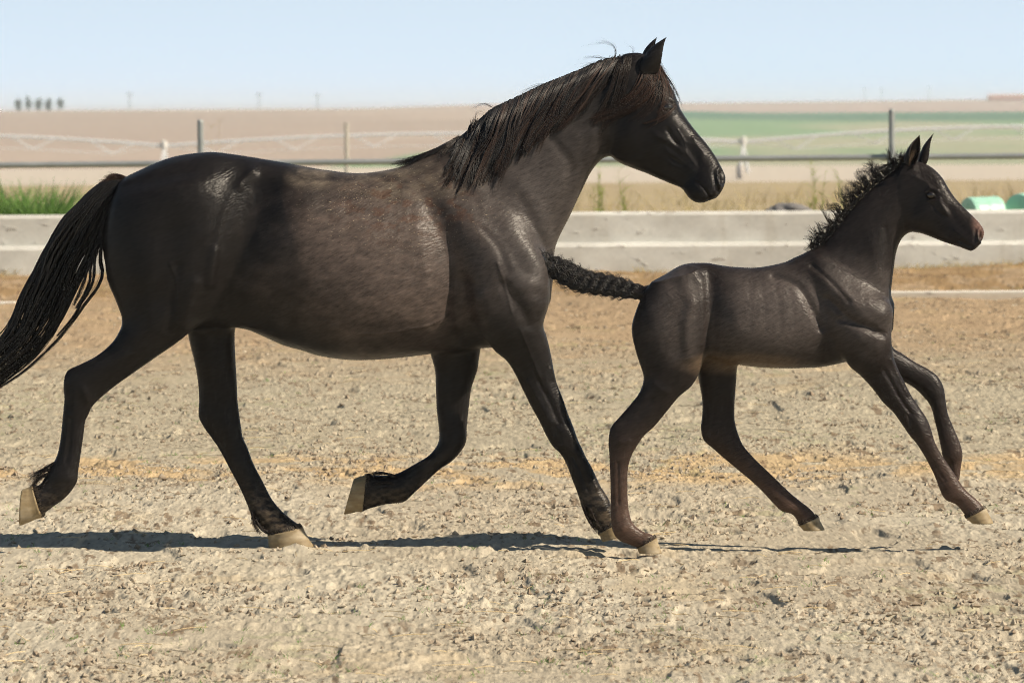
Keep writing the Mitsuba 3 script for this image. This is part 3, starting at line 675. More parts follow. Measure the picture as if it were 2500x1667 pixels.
def fringe(cor, sole, w, yc, S, Y0, ln, rad):
    """short hairs growing over the top rim of a hoof"""
    a = rng.uniform(0, 2 * np.pi, S); c, h = (np.array(cor[:2]) + cor[2:]) / 2, (np.array(cor[2:]) - cor[:2]) / 2
    ax = (np.array(sole[:2]) + sole[2:]) / 2 - c; ax = ax / np.linalg.norm(ax)
    t = np.linspace(0, 1, 6)
    up = rng.uniform(4, 10, S)
    p = c + np.cos(a)[:, None] * h * 0.98 - ax * up[:, None]
    d = ax[None] + np.cos(a)[:, None] * h / np.linalg.norm(h) * .22 + rng.normal(0, .12, (S, 2))
    P = p[:, None] + d[:, None] * ((up + ln * (.5 + .7 * rng.random(S)))[:, None] * t[None])[..., None]
    y = Y0 + yc * MPP + (np.sin(a)[:, None] * (w + 2.5 * t[None])) * MPP
    return strands('', P, y, rad * (.7 + .6 * rng.random(S)), hair_colors(S, 6, 3, (0.012, 0.010, 0.009), (0.10, 0.075, 0.05), rng, .5, .4))
mh = [((80, 1185, 104, 1260), (53, 1195, 48, 1284), 29, -80), ((655, 1305, 736, 1285), (655, 1336, 768, 1334), 31, 78), ((896, 1158, 886, 1246), (864, 1168, 839, 1256), 29, 78), ((1462, 1301, 1514, 1271), (1470, 1322, 1530, 1302), 27, -80)]
for lst, (c_, s_, w_, yc_) in zip((fe, fe3, fe2, fe4), mh):
    lst.append(fringe(c_, s_, w_, yc_, 300, MY, 5, .0009))
add_hair('horse__fetlock_hair', fe); add_hair('horse__fetlock_hair_001', fe2); add_hair('horse__fetlock_hair_002', fe3); add_hair('horse__fetlock_hair_003', fe4)

# ------------------------------------------------------------------ the foal
FY = -0.05
foal = Body(FY, (1470, 380, 2425, 1352, 0.23), 0.0046)
trunk = foal.part([
    (1553, 770, 1546, 835, 26, 0, 0, 2.2), (1576, 714, 1564, 880, 58, 0, 0, 2.2), (1620, 677, 1615, 905, 76, 0, 0, 2.25), (1666, 647, 1678, 885, 82, 0, 0, 2.25), (1721, 642, 1728, 868, 74, 0, 0.04, 2.25), (1755, 647, 1760, 879, 82, 0, 0.06, 2.2), (1795, 652, 1796, 889, 96, 0, 0.1, 2.1),
    (1850, 653, 1858, 897, 97, 0, 0.12, 2.1), (1905, 643, 1918, 899, 90, 0, 0.14, 2.1), (1950, 630, 1965, 898, 80, 0, 0.16, 2.1), (1995, 622, 2008, 895, 69, 0, 0.2, 2.1), (2055, 665, 2070, 882, 72, 0, 0.1, 2.1), (2115, 700, 2125, 862, 58, 0, 0, 2.1), (2158, 722, 2160, 840, 40, 0), (2176, 745, 2178, 805, 16, 0)])
neck = foal.part([
    (1955, 642, 2155, 810, 62, 0, .2), (1978, 624, 2170, 745, 56, 0, .25), (1999, 607, 2177, 695, 49, 0, .28), (2030, 570, 2183, 646, 43, 0, .28), (2062, 533, 2190, 608, 38, 0, .25), (2100, 488, 2202, 583, 34, 0, .2), (2140, 450, 2218, 566, 32, 0, .15), (2185, 415, 2236, 545, 30, 0, .1), (2222, 397, 2258, 520, 27, 0, 0)])
head = foal.part([
    (2205, 400, 2188, 450, 22, 0), (2235, 394, 2190, 490, 31, 0), (2262, 402, 2198, 530, 37, -3), (2282, 415, 2212, 556, 41, -7, -.05, 2.2), (2300, 434, 2230, 566, 43, -14, -.1, 2.25), (2316, 461, 2253, 571, 41, -23, -.15, 2.3),
    (2331, 483, 2277, 580, 34, -35, -.1, 2.3), (2353, 507, 2302, 590, 28, -50, -.05, 2.3), (2375, 528, 2326, 598, 25, -65, 0, 2.2), (2391, 545, 2345, 604, 24, -76, 0, 2.1), (2402, 563, 2360, 610, 22, -84), (2400, 582, 2370, 613, 17, -89), (2392, 596, 2379, 610, 9, -90)])
near_hind = foal.part([
    (1590, 690, 1700, 665, 36, -34, .3, 2.2), (1562, 735, 1712, 725, 43, -39, .32, 2.15), (1545, 790, 1722, 790, 45, -43, .32, 2.1), (1548, 840, 1722, 850, 42, -46, .28, 2.1), (1560, 882, 1712, 898, 36, -49, .15), (1571, 922, 1690, 940, 29, -50), (1562, 956, 1658, 968, 25, -50),
    (1540, 986, 1628, 1004, 22, -50), (1512, 1018, 1598, 1040, 20, -50), (1491, 1044, 1572, 1064, 20, -50), (1486, 1074, 1556, 1087, 19, -50), (1487, 1105, 1543, 1110, 16, -50), (1489, 1140, 1534, 1140, 13.5, -50), (1490, 1180, 1532, 1180, 13, -50), (1491, 1235, 1534, 1235, 13, -50),
    (1492, 1268, 1541, 1268, 17, -50), (1496, 1296, 1552, 1284, 19, -50), (1510, 1317, 1570, 1297, 18, -50), (1535, 1328, 1590, 1304, 18, -50), (1556, 1336, 1600, 1313, 20, -50)])
far_hind = foal.part([
    (1690, 800, 1800, 800, 40, 34), (1698, 870, 1800, 870, 38, 44), (1705, 922, 1798, 920, 31, 48), (1714, 975, 1794, 975, 25, 50), (1714, 1015, 1793, 1015, 21, 50), (1711, 1045, 1797, 1042, 20, 50), (1718, 1074, 1807, 1072, 19, 50), (1742, 1096, 1818, 1092, 17, 50), (1772, 1122, 1832, 1108, 14, 50),
    (1808, 1152, 1851, 1128, 13, 50), (1850, 1188, 1889, 1164, 13, 50), (1886, 1226, 1926, 1200, 16, 50), (1908, 1247, 1955, 1224, 18, 50), (1935, 1256, 1978, 1242, 16, 50), (1953, 1281, 1995, 1262, 19, 50)])
near_fore = foal.part([
    (1992, 632, 2100, 680, 14, -30, 0, 2.1), (1988, 676, 2140, 712, 30, -42, 0, 2.1), (2016, 750, 2178, 750, 42, -52, 0, 2.2), (2044, 825, 2176, 808, 41, -56, 0, 2.2), (2068, 886, 2180, 864, 33, -54), (2102, 918, 2190, 895, 26, -48), (2128, 946, 2205, 926, 22, -48), (2155, 981, 2224, 964, 19, -48), (2182, 1008, 2245, 995, 18, -48), (2202, 1036, 2264, 1024, 19, -48),
    (2220, 1062, 2275, 1054, 18, -48), (2240, 1086, 2283, 1080, 15, -48), (2262, 1122, 2300, 1112, 12.5, -48), (2282, 1162, 2326, 1150, 13, -48), (2294, 1194, 2347, 1182, 17, -48), (2308, 1219, 2362, 1200, 17, -48), (2336, 1233, 2382, 1217, 15, -48), (2360, 1262, 2404, 1240, 19, -48)])
far_fore = foal.part([
    (2160, 780, 2090, 860, 34, 40), (2176, 842, 2138, 908, 28, 46), (2204, 864, 2174, 920, 22, 48), (2236, 885, 2210, 934, 19, 48), (2266, 901, 2236, 950, 18, 48), (2290, 920, 2254, 968, 19, 48), (2304, 947, 2266, 982, 19, 48), (2309, 980, 2275, 1000, 17, 48), (2315, 1012, 2281, 1024, 13, 48),
    (2328, 1044, 2288, 1052, 12.5, 48), (2344, 1082, 2297, 1092, 17, 48), (2350, 1110, 2302, 1116, 18, 48), (2346, 1140, 2315, 1138, 14, 48), (2342, 1172, 2316, 1170, 16, 48)])
core = Body.smin(trunk, neck, 0.07)
core = Body.smin(core, head, 0.03)
foal.f = core
for leg, k in ((near_hind, 0.05), (far_hind, 0.04), (near_fore, 0.03), (far_fore, 0.04)):
    foal.f = np.minimum(foal.f, Body.smin(core, leg, k))
del trunk, neck, head, near_hind, far_hind, near_fore, far_fore, core
foal.relief = 0.75
foal_strokes = [
    ([(1690, 655), (1712, 690), (1715, 760), (1718, 840)], 12, 6, 'n'), ([(1735, 680), (1738, 760), (1735, 830)], 18, -12, 'n'), ([(1640, 690), (1665, 740)], 16, -5, 'n'), ([(1650, 760), (1655, 850)], 22, -6, 'n'), ([(1690, 740), (1672, 800), (1680, 870)], 12, 5, 'n'), ([(1590, 780)], 35, 5, 'n'),
    ([(1890, 675), (1950, 700), (1985, 760), (2005, 800)], 10, -8, 'n'), ([(2010, 670), (2060, 720), (2110, 770)], 14, 6, 'n'), ([(1985, 650), (2030, 690), (2070, 735)], 6, -5, 'n'), ([(2020, 730), (2070, 775), (2130, 800)], 9, -8, 'n'), ([(2060, 720), (2110, 745), (2150, 765)], 18, 7, 'n'), ([(2050, 780), (2110, 800), (2155, 815)], 9, -8, 'n'), ([(2100, 825), (2140, 850)], 16, 4, 'n'),
    ([(2025, 830), (2010, 870)], 14, -8, 'n'), ([(1860, 700), (1868, 800)], 8, -1.0, 'n'), ([(1895, 695), (1905, 800)], 8, -1.0, 'n'), ([(1830, 700), (1832, 800)], 8, -1.0, 'n'), ([(1930, 710), (1940, 810)], 8, -1.0, 'n'),
    ([(2120, 560), (2140, 640), (2158, 720)], 14, 2, 'n'), ([(2165, 560), (2172, 640), (2176, 700)], 9, -2.5, 'n'),
    ([(2272, 477)], 10, -5, 'b'), ([(2258, 468), (2270, 461), (2284, 465)], 4, 5, 'b'), ([(2262, 487), (2275, 490), (2290, 484)], 4, 4, 'b'), ([(2232, 432), (2255, 445), (2265, 455)], 7, 4, 'b'), ([(2290, 495), (2305, 520)], 6, 5, 'b'), ([(2240, 535)], 24, 5, 'b'), ([(2272, 500), (2290, 520), (2300, 525)], 5, -3, 'b'), ([(2312, 505), (2325, 535)], 7, -3, 'b'),
    ([(2386, 566), (2389, 582)], 5.0, -15, 'b'), ([(2383, 556), (2378, 566), (2379, 582), (2386, 593)], 2.8, 5, 'b'), ([(2372, 560), (2370, 585)], 4, -4, 'b'), ([(2330, 585), (2350, 594), (2372, 602), (2384, 603)], 2.8, -6, 'b'), ([(2325, 562), (2350, 580)], 6, 4, 'b'),
    ([(2160, 905), (2200, 975), (2225, 1010)], 5, -4, 'n'), ([(2175, 880), (2215, 960)], 5, 3, 'n'), ([(2240, 1030), (2252, 1060)], 8, 3, 'n'), ([(2218, 1015), (2228, 1050)], 5, -4, 'n'), ([(2280, 1130), (2305, 1172)], 4, -2, 'n'),
    ([(1515, 1080), (1535, 1075)], 8, 3, 'n'), ([(1508, 1130), (1510, 1230)], 4, -3, 'n'), ([(1520, 1290)], 10, 2, 'n'), ([(1600, 940), (1630, 960)], 12, 4, 'n'), ([(1590, 975), (1560, 1015)], 8, -3, 'n')]
v, f = foal.mesh(foal_strokes)
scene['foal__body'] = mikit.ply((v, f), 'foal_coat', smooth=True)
tag('foal', 'small dark foal ahead of the mare with short curly mane and raised tail', 'foal')
m, _ = eyeball(foal, 2273, 477, 0.0175, 0.006)
scene['foal__eye'] = mikit.ply(m, 'eye_gloss', smooth=True)
scene['foal__ear'] = mikit.ply(ear_mesh((2217, 402), (2245, 331), 17, 1.0, FY - 0.035, -0.005, 70, 1), 'foal_coat', smooth=60)
scene['foal__ear_001'] = mikit.ply(ear_mesh((2248, 398), (2280, 326), 14, 1.0, FY + 0.035, 0.005, 5, 1), 'foal_coat', smooth=60)
for k, (cor, sole, yc) in enumerate([((1556, 1337, 1602, 1312), (1560, 1350, 1616, 1350), -50), ((1951, 1282, 1997, 1261), (1962, 1295, 2014, 1293), 50), ((2358, 1264, 2406, 1239), (2374, 1278, 2426, 1277), -48), ((2316, 1168, 2343, 1170), (2304, 1196, 2338, 1202), 48)]):
    scene['foal__hoof' + ('' if k == 0 else '_%03d' % k)] = mikit.ply(hoof(cor, sole, 20, 24, yc, FY), 'hoof_horn', smooth=50)

for k, (cor, sole, yc) in enumerate([((1556, 1337, 1602, 1312), (1560, 1350, 1616, 1350), -50), ((1951, 1282, 1997, 1261), (1962, 1295, 2014, 1293), 50), ((2358, 1264, 2406, 1239), (2374, 1278, 2426, 1277), -48)]):
    add_hair('foal__fetlock_hair' + ('' if k == 0 else '_%03d' % k), [fringe(cor, sole, 19, yc, 170, FY, 2.5, .0007)])
ea, eb = np.array([[2217, 399.0]]) + rng.normal(0, 2.2, (70, 2)), np.array([[2232, 362.0]]) + rng.normal(0, 5, (70, 2))
t = np.linspace(0, 1, 8); P = ea[:, None] + (eb - ea)[:, None] * (t[None] * (.4 + .6 * rng.random(70))[:, None])[..., None]
add_hair('foal__ear_hair', [strands('', P, FY - 0.040 + 0.004 * rng.normal(0, 1, 70)[:, None] + 0 * P[..., 0], 0.0012 * (.7 + .6 * rng.random(70)), hair_colors(70, 8, 3, (0.05, 0.032, 0.02), (0.16, 0.11, 0.065), rng))])
# short curly mane
def curls(root, direction, S, lng, N, amp, freq, rad, ysp, dark, light, y0=0.0, lock=None):
    t = np.linspace(0, 1, N)
    d = direction / np.linalg.norm(direction, axis=1, keepdims=True)
    nrm = np.column_stack([-d[:, 1], d[:, 0]])
    bend = rng.normal(0, 0.35, S)
    ph, fq, am = rng.random(S) * 6.28, freq * (0.6 + 0.8 * rng.random(S)), amp * (0.4 + 1.0 * rng.random(S))
    if lock is not None:
        m = int(lock.max()) + 1
        bend = rng.normal(0, .35, m)[lock] + .3 * bend; ph = (rng.random(m) * 6.28)[lock] + rng.normal(0, .25, S); fq = freq * (.7 + .6 * rng.random(m))[lock]; am = amp * ((.6 + .8 * rng.random(m))[lock] + .12 * rng.normal(0, 1, S))
    arg = ph[:, None] + 6.28 * fq[:, None] * t[None]
    env = sstep(0, 0.35, t)[None]
    a = lng[:, None] * t[None]
    s = am[:, None] * np.cos(arg) * env + bend[:, None] * lng[:, None] * t[None] ** 2
    p = root[:, None] + d[:, None] * a[..., None] + nrm[:, None] * s[..., None]
    y = FY + y0 + ysp * rng.normal(0, 1, S)[:, None] + am[:, None] * MPP * np.sin(arg) * env
    return strands('', p, y, rad * (0.7 + 0.6 * rng.random(S)), hair_colors(S, N, 3, dark, light, rng))
fcrest = [(1988, 615), (2005, 597), (2032, 567), (2064, 530), (2102, 484), (2142, 446), (2186, 412), (2212, 396)]
S, K = 1100, 78
cl = rng.integers(0, K, S)
r = np.clip(((np.arange(K) + rng.random(K)) / K)[cl] + rng.normal(0, .0045, S), 0, 1)
root = along(fcrest, r) + rng.normal(0, 1.2, (S, 2))
cd, cl_ = rng.normal(0, .36, K)[cl], (0.50 + .80 * rng.random(K))[cl]
ang = np.radians(np.interp(r, [0, .5, 1], [205, 222, 236])) + cd + rng.normal(0, .05, S)
dirs = np.column_stack([np.cos(ang), np.sin(ang)])
lng = np.interp(r, [0, .1, .3, .8, 1], [28, 40, 50, 46, 36]) * cl_ * (.85 + .2 * rng.random(S))
mg = [curls(root, dirs, S, lng, 20, 4.8, 1.25, 0.0015, 0.004, BLACK, (0.024, 0.018, 0.016), lock=cl)]
S = 500
r = rng.random(S); root = along(fcrest, r) + rng.normal(0, 2, (S, 2)) + [2, 3]
ang = np.radians(200) + rng.normal(0, .3, S)
mg += [curls(root, np.column_stack([np.cos(ang), np.sin(ang)]), S, 12 + 16 * rng.random(S), 12, 2.0, 1.2, 0.0010, 0.010, BLACK, (0.02, 0.016, 0.014))]
root = np.array([[2214, 398.0]]) + rng.normal(0, 4, (90, 2)); ang = np.radians(245) + rng.normal(0, .35, 90)
mg += [curls(root, np.column_stack([np.cos(ang), np.sin(ang)]), 90, 20 + 16 * rng.random(90), 14, 2.0, 1.0, 0.0009, 0.012, (0.02, 0.012, 0.01), (0.05, 0.028, 0.02))]
add_hair('foal__mane', mg)

axis = [(1578, 712), (1545, 710), (1510, 702), (1470, 694), (1430, 688), (1395, 675), (1365, 658), (1345, 648)]
def crimped(S, N, lam, k, s0, ln, dep, rad, flare, seed):
    """strands that run down the tail and share its crimp"""
    t = np.linspace(0, 1, N)
    s = s0[:, None] + ln[:, None] * t[None]
    L = 250.0
    e = np.clip(s / L, 0, 1)
    base = along(axis, e.ravel()).reshape(S, N, 2)
    tn = along(axis, np.clip(e + .02, 0, 1).ravel()).reshape(S, N, 2) - along(axis, np.clip(e - .02, 0, 1).ravel()).reshape(S, N, 2)
    tn /= np.linalg.norm(tn, axis=2, keepdims=True); nr = np.stack([-tn[..., 1], tn[..., 0]], -1)
    base = base + tn * np.maximum(s - L, 0)[..., None]
    wd = np.interp(e, [0, .1, .3, .6, .85, 1], [11, 17, 22, 24, 25, 21])
    kk = k[:, None] * (1 + flare * t[None] ** 2)
    am = 3.6 * sstep(0, .25, t)[None] * (1 + .3 * n1(k * 3, seed)[:, None])
    off = kk * wd + am * np.sin(6.28 * s / lam + 2.2 * k[:, None] + 1.2 * n1(k * 6 + s0 / 40, seed + 1)[:, None]) + waves(rng, S, t, 1.2, 2)
    P = base + nr * off[..., None]
    y = FY + dep[:, None] * .022 * np.sqrt(np.clip(1.1 - kk ** 2, .05, 1)) + .0035 * np.cos(6.28 * s / lam + 2.2 * k[:, None])
    return strands('', P, y, rad * (.75 + .5 * rng.random(S)), lock_colors(k * .5 + s0 / 260, N, 4, BLACK, (0.030, 0.027, 0.027), seed + 2, 30, .2), 4)
S = 1300
kq = rng.integers(-5, 6, S) / 5.2 + rng.normal(0, .05, S)
tgf = [crimped(S, 22, 25.0, np.clip(kq, -1.05, 1.05), rng.random(S) ** .9 * 215, 45 + 45 * rng.random(S), np.where(rng.random(S) < .75, -1, 1) * (.5 + .5 * rng.random(S)), 0.0017, .12, 700)]
S = 170
kq = np.where(rng.random(S) < .5, -1, 1) * (.85 + .2 * rng.random(S))
tgf += [crimped(S, 16, 27.0, kq, 30 + rng.random(S) * 215, 26 + 22 * rng.random(S), rng.normal(0, .5, S), 0.0010, .55, 720)]
add_hair('foal__tail', tgf)
scene['foal__tail__dock'] = mikit.ply(loft_mesh([(1590, 694, 1575, 745, 17, 0), (1560, 700, 1556, 730, 14, 0), (1520, 690, 1516, 718, 11, 0), (1470, 684, 1466, 708, 10, 0), (1425, 678, 1420, 700, 9, 0), (1390, 666, 1385, 684, 6, 0), (1372, 660, 1369, 668, 2, 0)], FY, 30, 16), 'foal_coat', smooth=True)
# ------------------------------------------------------------------ ground and distance
rng = np.random.default_rng(11)
def terrain(x, d):
    z = -4.2 * sstep(60, 400, d) * (0.35 + 0.65 * sstep(60, 400, d)) 
    z = -4.2 * np.clip((d - 56) / 344.0, 0, 1) ** 0.95
    zc = 1.55 - 2.15 * sstep(5, 95, x)
    z = z + (4.2 + zc) * sstep(470, 1620, d) 
    z = z - (zc + 5.0) * sstep(1620, 2050, d)
    zf = 3.6 + 2.2 * sstep(60, 480, x) - 2.6 * sstep(0, -120, x)
    z = z + (5.0 + zf) * sstep(2050, 2900, d)
    return z

def grid_mesh(X, Yw, Z):
    r, c = X.shape
    v = np.stack([X, Yw, Z], -1).reshape(-1, 3)
    i, j = np.meshgrid(np.arange(r - 1), np.arange(c - 1), indexing='ij')
    a = i * c + j
    return v, np.vstack([np.stack([a, a + 1, a + c + 1], -1).reshape(-1, 3), np.stack([a, a + c + 1, a + c], -1).reshape(-1, 3)])

HOOFPRINTS = [(-0.90, 20.22), (0.575, 19.86)]
def arena_height(x, d):
    """clods, hoof-broken crust and gentle swells of the riding ground"""
    h = 0.078 * (vfbm(x / 1.25, d / 1.9, 2, 3) - 0.5) + 0.009 * (vfbm(x / 0.30, d / 0.42, 3, 9) - 0.5)
    tilth = 0.35 + 0.9 * sstep(0.3, 0.7, vfbm(x / 0.5, d / 0.8, 2, 35))
    r1 = 1 - np.abs(2 * vfbm(x / 0.075, d / 0.11, 2, 21) - 1); r2 = vnoise(x / 0.020, d / 0.040, 23)
    h += tilth * (0.0060 * (r1 ** 2.0 - 0.5) + 0.0085 * (r2 ** 1.6 - 0.4))
    for hx, hd in HOOFPRINTS:
        h += 0.026 * np.exp(-((x - hx) / 0.075) ** 2 - ((d - hd + 0.13) / 0.07) ** 2) * (0.5 + vnoise(x / 0.03, d / 0.05, 77))
    patch = sstep(0.40, 0.62, vfbm(x / 0.8, d / 1.0, 3, 33))
    wx_, wd_ = x + 0.030 * (vfbm(x / 0.05, d / 0.06, 2, 101) - 0.5), d + 0.04 * (vfbm(x / 0.05, d / 0.06, 2, 103) - 0.5)
    crumb = vfbm(x / 0.016, d / 0.03, 2, 107)
    for cell, prob, hr, seed in ((0.15, 0.018, 0.14, 40), (0.060, 0.30, 0.24, 50)):
        i, j = np.floor(wx_ / cell), np.floor(wd_ / cell)
        best = np.zeros_like(x)
        for a in (-1, 0, 1):
            for b in (-1, 0, 1):
                u, w = i + a, j + b
                on = hash01(u, w, np.int64(seed)) < prob * (0.30 + 0.9 * patch)
                cx, cy = (u + 0.2 + 0.6 * hash01(u, w, np.int64(seed + 1))) * cell, (w + 0.2 + 0.6 * hash01(u, w, np.int64(seed + 2))) * cell
                r = cell * (0.12 + 0.30 * hash01(u, w, np.int64(seed + 3)))
                q = 1 - ((wx_ - cx)**2 + (wd_ - cy)**2) / r**2
                best = np.maximum(best, np.where(on & (q > 0), np.maximum(q, 0) ** 0.7 * r * hr * 2.0 * (0.5 + 0.8 * hash01(u, w, np.int64(seed + 4))), 0))
        h += best * (0.55 + 0.9 * crumb)
    h -= 0.016 * sstep(0.68, 0.76, vnoise(x / 0.22, d / 0.30, 71))
    berm = 0.10 * sstep(36, 46, d) * vfbm(x / 0.9, d / 1.6, 3, 81) + 0.06 * sstep(46.2, 50.5, d)
    return h + berm - 0.006

row_px = np.arange(1790, 672, -1.45)
drow = 1.818 * F_PX / (row_px - 262)
half = 0.118 * drow + 0.45
xs = np.linspace(-1, 1, 960)
X, D = xs[None] * half[:, None], np.broadcast_to(drow[:, None], (len(drow), len(xs)))
X = X + 0.0
Z = arena_height(X, D)
edge = sstep(1.0, 0.965, np.abs(xs))[None] * np.interp(np.arange(len(drow)), [0, 40, len(drow) - 10, len(drow)], [0, 1, 1, 1])[:, None]
Z = Z * edge - 0.05 * (1 - edge)
def ground_z(x, d):
    return arena_height(np.asarray(x, float), np.asarray(d, float))

def arena_col(p, n, uv):
    d = p.y + 20.0
    big, mid, fine = fbm(p.x * 0.9, p.y * 0.55), fbm(p.x * 4.5, p.y * 2.6), fbm(p.x * 62, p.y * 8.5, p.z * 60)
    c = mix((0.405, 0.370, 0.295), (0.365, 0.325, 0.252), smoothstep(0.35, 0.65, big))
    c = mix(c, (0.335, 0.302, 0.228), smoothstep(22.5, 27.0, d) * 0.85)
    c = mix(c, (0.335, 0.252, 0.165), smoothstep(30.0, 41.0, d + 5.0 * (mid - 0.5)))
    c = mix(c, (0.275, 0.19, 0.105), smoothstep(45.0, 46.5, d) * smoothstep(0.3, 0.6, mid))
    band = smoothstep(1.0, 0.25, dr.abs(d - 24.6 + 1.5 * (big - 0.5)) / 1.1) * smoothstep(0.38, 0.58, mid)
    c = mix(c, (0.45, 0.33, 0.185), band * 0.8)
    straw = smoothstep(0.66, 0.76, fbm(p.x * 1.7 + 3, p.y * 1.0)) * smoothstep(0.45, 0.6, mid)
    c = mix(c, (0.44, 0.34, 0.20), straw * 0.25)
    green = smoothstep(0.60, 0.72, fbm(p.x * 1.3 + 40, p.y * 0.9 + 9)) * smoothstep(0.5, 0.7, fbm(p.x * 16, p.y * 10))
    c = mix(c, (0.24, 0.27, 0.13), green * 0.25)
    c = c * (0.68 + 0.64 * fine) 
    dark = dr.maximum(smoothstep(0.62, 0.74, fbm(p.x * 44, p.y * 7, p.z * 40)), smoothstep(0.66, 0.75, fbm(p.x * 21, p.y * 4.5, 9.0))) * smoothstep(0.32, 0.62, fbm(p.x * 2.3, p.y * 1.7))
    return mix(c, (0.15, 0.105, 0.07), dark * 0.75)
def soil_relief(p, n, uv):
    return fbm(p.x * 85, p.y * 13, p.z * 60, octaves=2)
scene['arena_soil'] = two({'type': 'bumpmap', 'arbitrary': proc(soil_relief, 3e-3), 'scale': 0.0058, 'bsdf': {'type': 'diffuse', 'reflectance': proc(arena_col)}})
scene['arena_ground'] = mikit.ply(grid_mesh(X, D - 20.0, Z), 'arena_soil', smooth=True)
tag('arena_ground', 'dry tan dirt of the arena, trampled into clods', 'ground', kind='structure')
# the same soil all round, 5 cm lower at the rim of the detailed sheet
gy = np.r_[-400, -120, -60, np.linspace(-40, 31.1, 60)]
gx = np.r_[-900, -300, -100, -50, np.linspace(-30, 30, 41), 50, 100, 300, 900]
GX, GY = np.meshgrid(gx, gy)
scene['ground'] = mikit.ply(grid_mesh(GX, GY, GX * 0 - 0.05), 'arena_soil', smooth=True)
tag('ground', 'bare dry soil around the arena', 'ground', kind='structure')

def field_col(p, n, uv):
    d = p.y + 20.0
    nz, fz = fbm(p.x * 0.05, d * 0.012), fbm(p.x * 0.9, d * 0.35)
    c = mix((0.31, 0.265, 0.175), (0.40, 0.33, 0.215), fz)
    c = mix(c, (0.27, 0.20, 0.125), smoothstep(0.5, 0.75, fbm(p.x * 0.35, d * 0.10)) * 0.6)
    c = mix(c, (0.33, 0.36, 0.15), smoothstep(63, 52, d) * smoothstep(0.35, 0.6, fbm(p.x * 0.7, d * 0.4)) * 0.7)
    pale = smoothstep(330, 372, d + 26 * (fbm(p.x * 0.06, d * 0.02) - 0.5))
    c = mix(c, (0.47, 0.425, 0.365), pale)
    pink = mix((0.345, 0.285, 0.242), (0.385, 0.32, 0.272), smoothstep(0.3, 0.7, fbm(p.x * 0.012, d * 0.006)))
    c = mix(c, pink, smoothstep(485, 505, d))
    line = p.x - (-17.5 + (d - 520) * 0.060)
    patch = smoothstep(0.42, 0.66, fbm(p.x * 0.022 + 3, d * 0.0045 + 1.7))
    gr = mix((0.20, 0.30, 0.185), (0.325, 0.335, 0.245), patch)
    gr = mix(gr, (0.11, 0.19, 0.14), smoothstep(1060, 1220, d))
    c = mix(c, gr, smoothstep(-1.0, 1.0, line) * smoothstep(486, 500, d))
    c = mix(c, mix((0.40, 0.30, 0.25), (0.36, 0.28, 0.24), nz), smoothstep(1640, 1700, d))
    return c
scene['field_soil'] = two({'type': 'diffuse', 'reflectance': proc(field_col)})
fd = np.r_[51.25, np.linspace(52, 70, 40), np.geomspace(71, 480, 90), np.linspace(490, 3000, 150), 3300, 4000, 5000]
fx = np.r_[np.linspace(-6, -0.55, 14), np.linspace(-0.5, 0.5, 121), np.linspace(0.55, 6, 14)]
D2, S2 = np.meshgrid(fd, fx, indexing='ij')
X2 = S2 * (np.maximum(D2, 300) ** 0.5 * 40 * 0.55)
Z2 = terrain(X2, D2)
scene['field'] = mikit.ply(grid_mesh(X2, D2 - 20.0, Z2), 'field_soil', smooth=True)
tag('field', 'rolling farmland beyond the wall, pale plough on the left and green crop on the right', 'field', kind='structure')

# loose clods, straw, sprouting grass
def lumps(n):
    d = 1 / rng.uniform(1 / 50.0, 1 / 14.8, n)
    d = np.where(rng.random(n) < 0.10, rng.normal(24.6, 0.7, n), d)
    x = rng.uniform(-1, 1, n) * (0.115 * d + 0.3)
    keep = vfbm(x / 0.8, d / 1.0, 3, 33) > rng.uniform(0.36, 0.60, n)
    x, d = x[keep], d[keep]; n = len(x)
    r = (0.0028 + 0.0105 * rng.random(n) ** 4.0) * np.where(d > 30, 1.25, 1.0)
    z = ground_z(x, d)
    base = trimesh.creation.octahedron() if hasattr(trimesh.creation, 'octahedron') else trimesh.Trimesh([[1, 0, 0], [-1, 0, 0], [0, 1, 0], [0, -1, 0], [0, 0, 1], [0, 0, -1]], [[0, 2, 4], [2, 1, 4], [1, 3, 4], [3, 0, 4], [2, 0, 5], [1, 2, 5], [3, 1, 5], [0, 3, 5]], process=False)
    a0 = rng.random(n) * 6.28
    bv = base.vertices[None] + rng.normal(0, .22, (n, 6, 3))
    B = np.stack([bv[..., 0] * np.cos(a0)[:, None] - bv[..., 1] * np.sin(a0)[:, None], bv[..., 0] * np.sin(a0)[:, None] + bv[..., 1] * np.cos(a0)[:, None], bv[..., 2]], -1)
    B = B * (r[:, None] * np.column_stack([1 + .5 * rng.random(n), 1 + .5 * rng.random(n), 0.8 + .5 * rng.random(n)]))[:, None]
    v = B + np.column_stack([x, d - 20, z + r * 0.2])[:, None]
    f = base.faces[None] + (np.arange(n) * 6)[:, None, None]
    return v.reshape(-1, 3), f.reshape(-1, 3)
def clod_col(p, n, uv):
    return mix((0.24, 0.19, 0.14), (0.41, 0.36, 0.28), smoothstep(0.25, 0.75, fbm(p.x * 9, p.y * 9, p.z * 9)))
scene['clod_soil'] = two({'type': 'diffuse', 'reflectance': proc(clod_col)})
scene['dirt_clods'] = mikit.ply(lumps(60000), 'clod_soil', smooth=False)
tag('dirt_clods', 'loose crumbs and clods of dry dirt strewn over the arena', 'dirt', kind='stuff')

